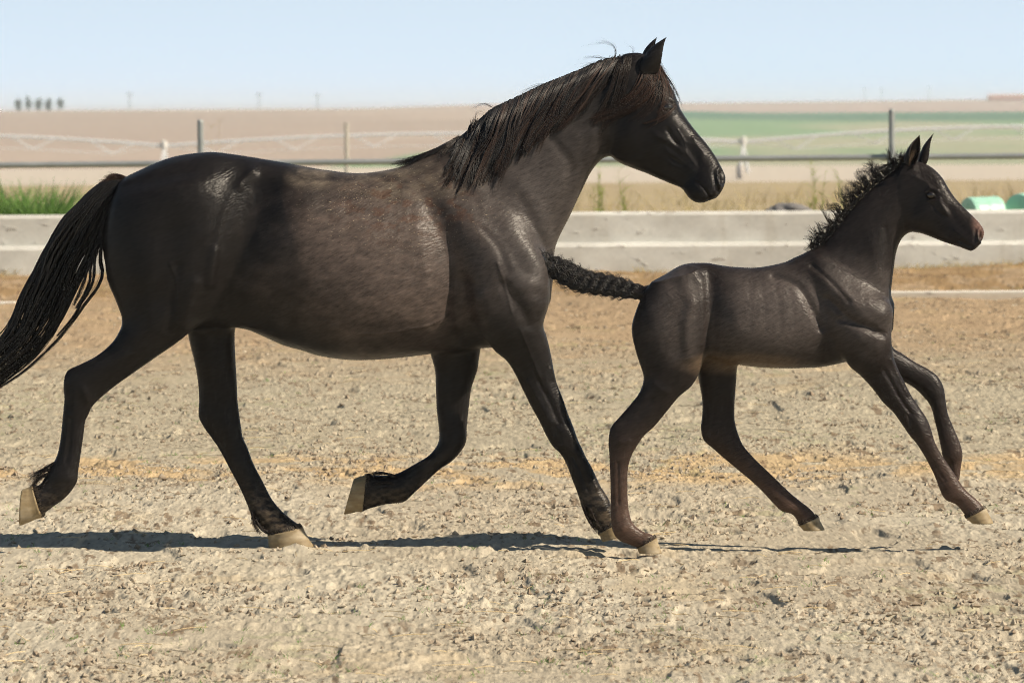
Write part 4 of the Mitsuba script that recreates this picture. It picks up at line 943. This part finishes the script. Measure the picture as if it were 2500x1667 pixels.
n = 420
d = 1 / rng.uniform(1 / 44.0, 1 / 15.0, n); d[:90] = rng.normal(24.4, .8, 90); x = rng.uniform(-1, 1, n) * (0.11 * d)
a = rng.normal(0, 0.7, n) + np.where(rng.random(n) < .5, 0, math.pi); L = 0.02 + 0.07 * rng.random(n) ** 2
t = np.linspace(-1, 1, 5)
zz = ground_z(x, d) + 0.007
px = x[:, None] + np.cos(a)[:, None] * L[:, None] * t; py = d[:, None] - 20 + np.sin(a)[:, None] * L[:, None] * t * .8
pz = np.maximum(zz[:, None] + rng.normal(0, .004, n)[:, None] * t + 0.004 * (1 - t**2), ground_z(px, py + 20) + 0.002)
scene['straw_bits'] = mikit.ply(tubes(np.stack([px, py, pz], -1), np.full((n, 5), 0.0016)), two({'type': 'diffuse', 'reflectance': {'type': 'rgb', 'value': [0.62, 0.5, 0.3]}}), smooth=True)
tag('straw_bits', 'pale straw stems scattered over the dirt', 'straw', kind='stuff')

def blades(x, y, z, h, w, lean, bend):
    """leaf blades as narrow bent triangles strips"""
    n = len(x); t = np.array([0, .35, .7, 1.0]); wd = np.array([1, .85, .55, .06])
    a = rng.uniform(0, 2 * math.pi, n); la = rng.uniform(0, 2 * math.pi, n)
    off = lean[:, None] * t + bend[:, None] * t**2
    cx, cy, cz = x[:, None] + np.cos(la)[:, None] * off * h[:, None], y[:, None] + np.sin(la)[:, None] * off * h[:, None], z[:, None] + h[:, None] * t * (1 - 0.25 * bend[:, None] * t)
    sx, sy = np.cos(a)[:, None] * w[:, None] * wd / 2, np.sin(a)[:, None] * w[:, None] * wd / 2
    v = np.stack([np.stack([cx - sx, cy - sy, cz], -1), np.stack([cx + sx, cy + sy, cz], -1)], 2).reshape(-1, 3)
    b = (np.arange(n) * 8)[:, None]
    f = np.concatenate([np.stack([b + 2 * k + np.array([[0]]), b + 2 * k + 1, b + 2 * k + 3], -1) for k in range(3)] + [np.stack([b + 2 * k, b + 2 * k + 3, b + 2 * k + 2], -1) for k in range(3)], 1).reshape(-1, 3)
    return v, f
def leafmat(c, t=0.5):
    return {'type': 'principledthin', 'base_color': {'type': 'rgb', 'value': c}, 'roughness': 0.55, 'diff_trans': 2 * t * 0.8, 'spec_trans': 0.0}
scene['leaf_green'] = leafmat([0.17, 0.30, 0.085]); scene['leaf_yellow'] = leafmat([0.30, 0.34, 0.10]); scene['leaf_dry'] = leafmat([0.42, 0.35, 0.18])
n = 900
d = 1 / rng.uniform(1 / 40.0, 1 / 15.2, n); x = rng.uniform(-1, 1, n) * (0.11 * d)
k = vfbm(x * 1.3 + 40, d * .9, 3, 91) > 0.53
d, x = np.repeat(d[k], 7), np.repeat(x[k], 7)
x = x + rng.normal(0, .012, len(x)); d = d + rng.normal(0, .03, len(d))
o = np.ones(len(x))
scene['grass'] = mikit.ply(blades(x, d - 20, ground_z(x, d) - 0.003, 0.008 + 0.018 * rng.random(len(x)), 0.0028 * o, 0.5 * o, 0.4 * o), 'leaf_green', smooth=False)
tag('grass', 'tiny green grass shoots sprouting between the clods', 'grass', kind='stuff')

# ------------------------------------------------------------------ concrete wall in two tiers of blocks, and the kerb before it
WD = 51.1
def chamfer_block(x0, x1, y0, y1, z0, z1, ch, bev=0.002):
    """block whose top front edge is cut off; small bevels at its ends. extruded along x"""
    prof = np.array([[y0, z0], [y0, z1 - ch], [y0 + ch, z1], [y1, z1], [y1, z0]])
    rows = []
    for xx, s in ((x0, bev), (x0 + bev, 0), (x1 - bev, 0), (x1, bev)):
        q = prof.copy()
        q[0, 0] += s; q[1, 0] += s; q[1, 1] -= s * .4; q[2, 1] -= s; q[3, 1] -= s
        rows.append(np.column_stack([np.full(5, xx), q]))
    v = np.vstack(rows); f = []
    for k in range(3):
        for j in range(5):
            a, b = k * 5 + j, k * 5 + (j + 1) % 5
            f += [(a, b, b + 5), (a, b + 5, a + 5)]
    f += [(0, i + 1, i) for i in range(1, 4)] + [(15, 15 + i, 16 + i) for i in range(1, 4)]
    m = trimesh.Trimesh(v, f, process=False); m.fix_normals()
    return m
def concrete_col(p, n, uv):
    blot = smoothstep(0.42, 0.62, fbm(p.x * 1.6, p.y * 2, p.z * 2.2 + 3))
    stain = smoothstep(0.55, 0.75, fbm(p.x * 7, p.y * 4, p.z * 0.9))
    c = mix((0.545, 0.55, 0.52), (0.47, 0.47, 0.44), blot)
    c = mix(c, (0.40, 0.38, 0.33), stain * 0.35)
    c = mix(c, (0.40, 0.30, 0.19), smoothstep(0.13, 0.02, p.z) * 0.55)
    pit = smoothstep(0.74, 0.80, fbm(p.x * 9, p.y * 9, p.z * 14))
    return mix(c, (0.26, 0.24, 0.21), pit * 0.6) * (0.93 + 0.14 * fbm(p.x * 30, p.y * 30, p.z * 30))
def concrete_bump(p, n, uv):
    return fbm(p.x * 14, p.y * 14, p.z * 14) + 1.5 * smoothstep(0.70, 0.76, fbm(p.x * 9, p.y * 9, p.z * 14))
scene['concrete'] = two({'type': 'bumpmap', 'arbitrary': proc(concrete_bump, 4e-3), 'scale': 0.004, 'bsdf': {'type': 'principled', 'base_color': proc(concrete_col), 'roughness': 0.85, 'specular': 0.2}})
LX = [x for x in np.arange(1.205 - 7 * 2.917, 21, 2.917)]
UX = [x for x in np.arange(1.46 - 7 * 3.05, 21, 3.05)]
def blk(key, m): scene[key] = mikit.ply(m, 'concrete', smooth=False)
for k in range(len(LX) - 1):
    blk('concrete_wall__lower_block' + ('' if k == 0 else '_%03d' % k), chamfer_block(LX[k] + .0005, LX[k + 1] - .0005, WD - 20 + rng.normal(0, .004), WD - 20 + .34, -0.1, 0.392 + rng.normal(0, .003), 0.042))
for k in range(len(UX) - 1):
    blk('concrete_wall__upper_block' + ('' if k == 0 else '_%03d' % k), chamfer_block(UX[k] + .0005, UX[k + 1] - .0005, WD - 20 + .10 + rng.normal(0, .004), WD - 20 + .30, 0.39, 0.712 + rng.normal(0, .003), 0.034))
tag('concrete_wall', 'low grey concrete wall of two stepped tiers behind the horses', 'wall')
KD = 45.3
blk('concrete_kerb', chamfer_block(3.49, 7.2, KD - 20, KD - 20 + .12, -.1, .088, .012)); tag('concrete_kerb', 'pale concrete kerb half buried in soil, right of the foal', 'kerb')
blk('concrete_kerb_001', chamfer_block(-7.2, -4.5, KD - 21.2, KD - 21.2 + .12, -.1, .085, .012)); tag('concrete_kerb_001', 'short end of pale kerb at the left edge, beyond the tail', 'kerb')

# dry grass along the foot of the wall
n = 2600
x = rng.uniform(-6.5, 6.5, n); d = WD - 0.02 - np.abs(rng.normal(0, .25, n)); o = np.ones(n)
k = vfbm(x * 1.1, d, 3, 5) > 0.42; x, d, o = x[k], d[k], o[k]
scene['dry_grass'] = mikit.ply(blades(x, d - 20, ground_z(x, d) - .01, .03 + .09 * rng.random(len(x))**2, .009 * o, .5 * o, .5 * o), 'leaf_dry', smooth=False)
tag('dry_grass', 'dry tufts of grass along the foot of the wall', 'grass', kind='stuff')

# ------------------------------------------------------------------ pipe rail fence
def rod(a, b, r, sides=14, caps=True):
    a, b = np.asarray(a, float), np.asarray(b, float)
    m = trimesh.creation.cylinder(radius=r, segment=[a, b], sections=sides)
    return m
def galv(p, n, uv):
    return mix((0.20, 0.22, 0.23), (0.34, 0.36, 0.37), fbm(p.x * 3, p.y * 14, p.z * 5))
scene['galvanised'] = two({'type': 'principled', 'base_color': proc(galv), 'roughness': 0.45, 'metallic': 0.35, 'specular': 0.5})
def at(px, py, d): return P2W(px, py, d - 20.0)
FD = 58.0
scene['pipe_fence__rail'] = mikit.ply(rod(at(-700, 409.8, FD), at(3300, 374, FD), 0.036, 20), 'galvanised', smooth=40)
posts = [(489, 294), (2177, 268), (-1199, 310), (3865, 250)]
for k, (px, py) in enumerate(posts):
    top = at(px, py, FD - .09); s = '' if k == 0 else '_%03d' % k
    m = trimesh.util.concatenate([rod([top[0], top[1], -0.2], top - [0, 0, .02], 0.037, 20), trimesh.creation.icosphere(subdivisions=2, radius=0.037).apply_translation(top - [0, 0, .022])])
    scene['pipe_fence__post' + s] = mikit.ply(m, 'galvanised', smooth=40)
    zr = at(px, 406 - (px - 0) * 0.0097, FD)[2]
    scene['pipe_fence__clamp' + s] = mikit.ply(trimesh.util.concatenate([rod([top[0], top[1], zr - .07], [top[0], top[1], zr + .09], .047, 20), rod([top[0] - .12, top[1] + .088, zr], [top[0] + .12, top[1] + .088, zr], .045, 20)]), 'galvanised', smooth=40)
tag('pipe_fence', 'galvanised pipe rail fence on round posts beyond the wall', 'fence')

# ------------------------------------------------------------------ plants and odds and ends behind the wall
def weed_clump(key, px, d, h, wid, n, label, mat='leaf_green', wl=0.032, group=None):
    c = at(px, 500, d); zg = float(terrain(np.array(c[0]), np.array(d)))
    u = rng.normal(0, 1, (n, 2)) * wid * [0.45, 0.35]
    hh = 1.12 * h * (0.55 + .45 * rng.random(n)) * np.exp(-0.5 * (np.abs(u[:, 0]) / (wid * 0.75)) ** 2)
    o = np.ones(n)
    scene[key + '__leaf_tuft'] = mikit.ply(blades(c[0] + u[:, 0], c[1] + u[:, 1], zg + 0 * hh, hh, wl * o, .22 * o, .7 * rng.random(n)), mat, smooth=False)
    st = []
    for k in range(9):
        a = rng.normal(0, 1, 2) * wid * .3
        st.append(rod([c[0] + a[0], c[1] + a[1], zg - .02], [c[0] + a[0] * 1.5, c[1] + a[1] * 1.5, zg + h * .7], .006, 6))
    scene[key + '__stem'] = mikit.ply(trimesh.util.concatenate(st), 'leaf_green', smooth=40)
    labels[key + '__stem'] = {'kind': 'stuff'}; labels[key + '__leaf_tuft'] = {'kind': 'stuff'}
    tag(key, label, 'plant')
weed_clump('weed_plant', 18, 54.5, 1.04, .22, 900, 'lush green weed clump behind the wall at the left edge')
weed_clump('weed_plant_001', 100, 54.2, 1.0, .28, 1200, 'broad green weed clump behind the wall, second from the left edge')
weed_clump('weed_plant_002', 188, 54.3, .93, .20, 700, 'low green weed clump showing beside the tail above the wall')
n = 2400
x = rng.uniform(-6.4, 6.4, n); d = rng.uniform(52.2, 56, n); o = np.ones(n)
k = (x < -4.2) | (vfbm(x * .8, d, 3, 66) > .52); x, d, o = x[k], d[k], o[k]
scene['verge_grass'] = mikit.ply(blades(x, d - 20, terrain(x, d) - .01, np.where(x < -4.2, .72, .66) * (0.75 + .35 * rng.random(len(x))), .010 * o, .12 * o, .2 * o), 'leaf_yellow', smooth=False)
tag('verge_grass', 'yellow green grass along the top of the wall', 'grass', kind='stuff')
n = 6000
d = 1 / rng.uniform(1 / 190.0, 1 / 58.0, n); x = rng.uniform(-1, 1, n) * .125 * d; o = np.ones(n)
k = vfbm(x * .25, d * .12, 3, 61) > .40; x, d, o = x[k], d[k], o[k]
scene['field_grass'] = mikit.ply(blades(x, d - 20, terrain(x, d) - .02, (.10 + .30 * rng.random(len(x)) ** 2) * (1 + d / 120), .016 * o * (d / 60), .35 * o, .4 * o), 'leaf_dry', smooth=False)
tag('field_grass', 'dry straw coloured grass of the field beyond the rail fence', 'grass', kind='stuff')
def tall_weed(key, px, ptop, d, nst, spread, label, mat='leaf_yellow', r=.006):
    c = at(px, 500, d); zg = float(terrain(np.array(c[0]), np.array(d))); top = at(px, ptop, d)[2]
    P, L = [], []
    t = np.linspace(0, 1, 10)
    for k in range(nst):
        a, b = rng.normal(0, spread * .35), rng.normal(0, spread)
        h = (top - zg) * (1 if k == 0 else .6 + .4 * rng.random())
        P.append(np.column_stack([c[0] + a + (b - a) * t**1.5, c[1] + rng.normal(0, .05) + 0 * t, zg + h * t]))
    P = np.array(P)
    scene[key + '__stem'] = mikit.ply(tubes(P, np.linspace(r, r * .4, 10)[None] * np.ones((nst, 1)), 5), mat, smooth=True)
    q = P[rng.integers(0, nst, nst * 14), rng.integers(3, 10, nst * 14)]
    o = np.ones(len(q))
    scene[key + '__leaf_tuft'] = mikit.ply(blades(q[:, 0], q[:, 1], q[:, 2], .05 + .07 * rng.random(len(q)), .011 * o, .8 * o, .5 * o), mat, smooth=False)
    labels[key + '__stem'] = {'kind': 'stuff'}; labels[key + '__leaf_tuft'] = {'kind': 'stuff'}
    tag(key, label, 'plant')
tall_weed('tall_weed', 1462, 412, 53.6, 8, .05, 'tall thin green weed rising under the mare\'s jaw')
tall_weed('tall_weed_001', 1992, 402, 53.4, 9, .08, 'tall thin weeds just left of the foal\'s mane')
tall_weed('tall_weed_002', 1532, 420, 54.6, 4, .06, 'thin wispy weed under the mare\'s chin, right of the thicker one')
tall_weed('tall_weed_003', 2062, 425, 54.0, 6, .10, 'low feathery weeds half hidden by the foal\'s mane')
tall_weed('dry_stalk', 536, 300, 56.0, 1, .003, 'thin dark dry stalk right of the left fence post', 'leaf_dry', .0035)
tall_weed('dry_stalk_001', 518, 312, 56.2, 1, .012, 'short leaning dry stalk close to the left fence post', 'leaf_dry', .003)

def heap(key, px, py, d, rx, ry, rz, col, label, cat):
    m = trimesh.creation.icosphere(subdivisions=4); v = m.vertices
    v = v * (1 + .35 * (meshkit.noise(v * 2.2)[:, None] if False else (np.sin(v @ [3.1, 1.7, 2.3])[:, None] * .3 + np.sin(v @ [7.1, -4.7, 5.3])[:, None] * .18 + np.sin(v @ [-13.1, 9.7, 11.3])[:, None] * .10)))
    v = v * [rx, ry, rz] + at(px, py, d)
    scene[key] = mikit.ply((v, m.faces), two({'type': 'diffuse', 'reflectance': {'type': 'rgb', 'value': col}}), smooth=True)
    tag(key, label, cat)
heap('rubble_heap', 1925, 516, 53.0, .25, .2, .085, [.17, .165, .165], 'low dark grey heap showing over the wall left of the foal\'s mane', 'heap')

def barrel(key, a, b, r, label):
    """plastic barrel lying on its side, ribs round its body, lid at each end"""
    a, b = np.asarray(a, float), np.asarray(b, float); ax = b - a; L = np.linalg.norm(ax); ax /= L
    prof = [(0, 0.0), (0.90, 0.0), (0.97, 0.012), (1, .04), (1, .10), (1.03, .13), (1.03, .17), (1, .2), (1, .47), (1.03, .5), (1, .53), (1, .8), (1.03, .83), (1.03, .87), (1, .9), (1, .96), (.97, .988), (.90, 1.0), (0, 1.0)]
    ring = np.array([(rr * r, tt * L) for rr, tt in prof])
    m = trimesh.creation.revolve(ring, sections=40)
    m.apply_transform(trimesh.geometry.align_vectors([0, 0, 1], ax)); m.apply_translation(a)
    m.fix_normals()
    scene[key + '__body'] = mikit.ply(m, 'barrel_plastic', smooth=35)
    bung = rod(a - ax * .012 + np.array([0, 0, r * .55]), a + ax * .02 + np.array([0, 0, r * .55]), .03, 12)
    scene[key + '__bung'] = mikit.ply(bung, 'barrel_plastic', smooth=35)
    tag(key, label, 'barrel')
def barrel_col(p, n, uv): return mix((0.27, 0.52, 0.41), (0.36, 0.60, 0.49), fbm(p.x * 3, p.y * 3, p.z * 3))
scene['barrel_plastic'] = two({'type': 'principled', 'base_color': proc(barrel_col), 'roughness': 0.35, 'specular': 0.5})
BD = 54.5
barrel('plastic_barrel', at(2362, 527, BD + .06), at(2437, 524, BD + .22), .205, 'mint green plastic barrel lying behind the wall by the foal\'s muzzle')
barrel('plastic_barrel_001', at(2486, 522, BD + .2), at(2560, 520, BD + .6), .225, 'green plastic barrel cut off by the right edge of the picture')

# ------------------------------------------------------------------ irrigation pivot in the low field
PD = 400.0
scene['pivot_metal'] = two({'type': 'principled', 'base_color': {'type': 'rgb', 'value': [0.56, 0.58, 0.60]}, 'roughness': 0.5, 'metallic': 0.2})
scene['white_box'] = two({'type': 'diffuse', 'reflectance': {'type': 'rgb', 'value': [0.55, 0.55, 0.53]}})
scene['tyre_rubber'] = two({'type': 'diffuse', 'reflectance': {'type': 'rgb', 'value': [0.46, 0.43, 0.41]}})
tx = [-75.9, -28.4, 19.05, 66.6]
tz = [-1.15, -1.20, -1.15, -0.95]
Y0 = PD - 20.0
num = lambda s, k: s + ('' if k == 0 else '_%03d' % k)
kk = 0
for s in range(3):
    t = np.linspace(0, 1, 29)
    x = tx[s] + (tx[s + 1] - tx[s]) * t; z = tz[s] + (tz[s + 1] - tz[s]) * t + 4 * t * (1 - t) * (1.08 if s != 1 else .86)
    scene[num('irrigation_pivot__pipe', s)] = mikit.ply(tubes(np.stack([x, 0 * x + Y0, z], -1)[None], np.full((1, 29), .13), 10), 'pivot_metal', smooth=True)
    nodes = np.linspace(0.09, 0.91, 7); nx = np.interp(nodes, t, x); nz = np.interp(nodes, t, z) - 0.95
    rods = []
    for side in (-.9, .9):
        pts = [(x[0], z[0])] + list(zip(nx, nz)) + [(x[-1], z[-1])]
        for (a, b), (c, e) in zip(pts[:-1], pts[1:]):
            rods.append(rod([a, Y0 + (side if a != x[0] else 0), b], [c, Y0 + (side if c != x[-1] else 0), e], .025, 5))
    scene[num('irrigation_pivot__truss_rod', s)] = mikit.ply(trimesh.util.concatenate(rods), 'pivot_metal'); labels[num('irrigation_pivot__truss_rod', s)] = {'kind': 'stuff'}
    for q in range(7):
        m = []
        for side in (-.9, .9):
            for dx in (-1.9, 1.9):
                u = np.clip(nodes[q] + dx / 47.5, 0, 1)
                m.append(rod([np.interp(u, t, x), Y0, np.interp(u, t, z)], [nx[q], Y0 + side, nz[q]], .04, 6))
        scene[num('irrigation_pivot__strut', kk)] = mikit.ply(trimesh.util.concatenate(m), 'pivot_metal'); kk += 1
for k in range(4):
    zb = float(terrain(np.array(tx[k]), np.array(PD)))
    m = [rod([tx[k], Y0, tz[k]], [tx[k] + dx, Y0 + dy, zb + .55], .075, 8) for dx in (-.35, .35) for dy in (-2.1, 2.1)] + [rod([tx[k] - .3, Y0 - 2.1, zb + .6], [tx[k] - .3, Y0 + 2.1, zb + .6], .09, 8)]
    m += [rod([tx[k] - .9, Y0, tz[k] + .05], [tx[k] + .9, Y0, tz[k] + .05], .12, 8)]
    scene[num('irrigation_pivot__tower', k)] = mikit.ply(trimesh.util.concatenate(m), 'pivot_metal', smooth=40)
    b = trimesh.creation.capsule(height=.42, radius=.23, count=[12, 12]); b.apply_translation([tx[k], Y0 - .2, tz[k] + .05])
    scene[num('irrigation_pivot__control_box', k)] = mikit.ply(b, 'white_box', smooth=40)
    for j, dy in enumerate((-2.1, 2.1)):
        w = trimesh.creation.torus(major_radius=.48, minor_radius=.16, major_sections=24, minor_sections=8); w.apply_transform(trimesh.geometry.align_vectors([0, 0, 1], [1, 0, 0])); w.apply_translation([tx[k] - .3, Y0 + dy, zb + .6])
        scene[num('irrigation_pivot__wheel', 2 * k + j)] = mikit.ply(w, 'tyre_rubber', smooth=40)
tag('irrigation_pivot', 'long pale pivot irrigation pipe on wheeled towers across the far field', 'irrigation pivot')

# marker post in the field, utility poles, trees and a barn on the skyline
scene['old_wood'] = two({'type': 'diffuse', 'reflectance': {'type': 'rgb', 'value': [0.17, 0.16, 0.14]}})
scene['grey_post'] = two({'type': 'diffuse', 'reflectance': {'type': 'rgb', 'value': [0.42, 0.40, 0.35]}})
def pole(key, px, ptop, d, label, r, bar=True, cat='utility pole', group=None, mat='old_wood'):
    c = at(px, ptop, d); zg = float(terrain(np.array(c[0]), np.array(d)))
    scene[key + '__pole'] = mikit.ply(rod([c[0], c[1], zg - .3], c, r, 10), mat, smooth=40)
    if bar:
        scene[key + '__crossarm'] = mikit.ply(trimesh.creation.box([2.4, .14, .16]).apply_translation(c - [0, .12, .5]), 'old_wood')
    tag(key, label, cat, group)
pole('marker_post', 846, 300, 290.0, 'blurred grey post standing in the far field above the mare\'s back', .13, False, 'post', mat='grey_post')
sky = [(316, 226, 1560, 'faint utility pole on the left skyline, nearest the row of trees'), (632, 226, 1580, 'faint utility pole on the skyline above the mare\'s rump'), (775, 228, 1600, 'faint utility pole on the skyline above the mare\'s back'),
       (2110, 214, 2700, 'faint utility pole on the right skyline, just left of the right fence post'), (2152, 216, 2740, 'faint utility pole on the right skyline by the right fence post'), (2268, 210, 2680, 'faint utility pole on the right skyline above the foal\'s ears')]
for k, (px, py, d, lb) in enumerate(sky): pole(num('utility_pole', k), px, py, d, lb, .13)

def leafmass(c, r, n, size):
    """many small leaf faces spread through uneven lobes"""
    lob = [(c + rng.normal(0, .42, 3) * r, r * (.45 + .35 * rng.random())) for _ in range(9)]
    p = np.vstack([q + rng.normal(0, .5, (n // 9, 3)) * s for q, s in lob])
    a = rng.normal(0, 1, (len(p), 3)); a /= np.linalg.norm(a, axis=1, keepdims=True); b = np.cross(a, rng.normal(0, 1, (len(p), 3))); b /= np.linalg.norm(b, axis=1, keepdims=True)
    v = np.stack([p - a * size, p + b * size * .7, p + a * size, p - b * size * .7], 1).reshape(-1, 3)
    k = np.arange(len(p))[:, None] * 4
    return v, np.vstack([k + [[0, 1, 2]], k + [[0, 2, 3]]])
scene['far_leaf'] = leafmat([0.045, 0.085, 0.05])
tree_l = ['leftmost of five small dark trees in a row on the left skyline', 'second from the left of five small trees on the left skyline', 'middle one of five small dark trees on the left skyline', 'fourth from the left of five small trees on the left skyline', 'rightmost of five small dark trees in a row on the left skyline']
for k, px in enumerate((45, 69, 94, 119, 146)):
    d = 1560.0; c = at(px, 268, d); zg = float(terrain(np.array(c[0]), np.array(d))); H = 3.6 + rng.normal(0, .2)
    key = num('tree', k)
    m = trimesh.creation.cone(radius=.22, height=H * .8, sections=8); m.apply_translation([c[0], c[1], zg - .2])
    scene[key + '__trunk'] = mikit.ply(m, 'old_wood', smooth=40)
    scene[key + '__crown'] = mikit.ply(leafmass(np.array([c[0], c[1], zg + H * .58]), np.array([.95, .95, H * .40]), 900, .22), 'far_leaf')
    tag(key, tree_l[k], 'tree', 'trees in a row on the left skyline')
# barn
bd = 2750.0
a, b = at(2416, 240, bd), at(2700, 238, bd)
zg = float(terrain(np.array(a[0]), np.array(bd))) - .5
scene['barn_red'] = two({'type': 'diffuse', 'reflectance': {'type': 'rgb', 'value': [0.36, 0.17, 0.12]}})
scene['barn_roof'] = two({'type': 'diffuse', 'reflectance': {'type': 'rgb', 'value': [0.42, 0.22, 0.16]}})
zt = a[2] + .3
scene['barn__wall'] = mikit.ply(trimesh.creation.box([b[0] - a[0], 12, zt - zg]).apply_translation([(a[0] + b[0]) / 2, bd - 20 + 6, (zt + zg) / 2]), 'barn_red')
xx = np.array([a[0] - .4, b[0] + .4]); yy = np.array([bd - 20.5, bd - 14, bd - 7.5])
rv = np.array([[x_, y_, z_] for x_ in xx for y_, z_ in zip(yy, (zt - .1, zt + 1.7, zt - .1))] + [[x_, y_, z_ - .15] for x_ in xx for y_, z_ in zip(yy, (zt - .1, zt + 1.7, zt - .1))])
scene['barn__roof'] = mikit.ply(trimesh.convex.convex_hull(rv), 'barn_roof')
tag('barn', 'long low reddish barn on the right skyline', 'barn')

# ------------------------------------------------------------------ haze over the far fields
scene['haze_air'] = {'type': 'homogeneous', 'albedo': {'type': 'rgb', 'value': [0.80, 0.91, 1.0]}, 'sigma_t': 0.0002}
scene['haze'] = {'type': 'cube', 'to_world': T().translate([0, 2700, 0.5]).scale([3600, 2760, 14]), 'bsdf': {'type': 'null'}, 'interior': {'type': 'ref', 'id': 'haze_air'}}
tag('haze', 'thin pale haze over the far fields', 'haze', kind='stuff')
scene['camera']['medium'] = {'type': 'ref', 'id': 'haze_air'}
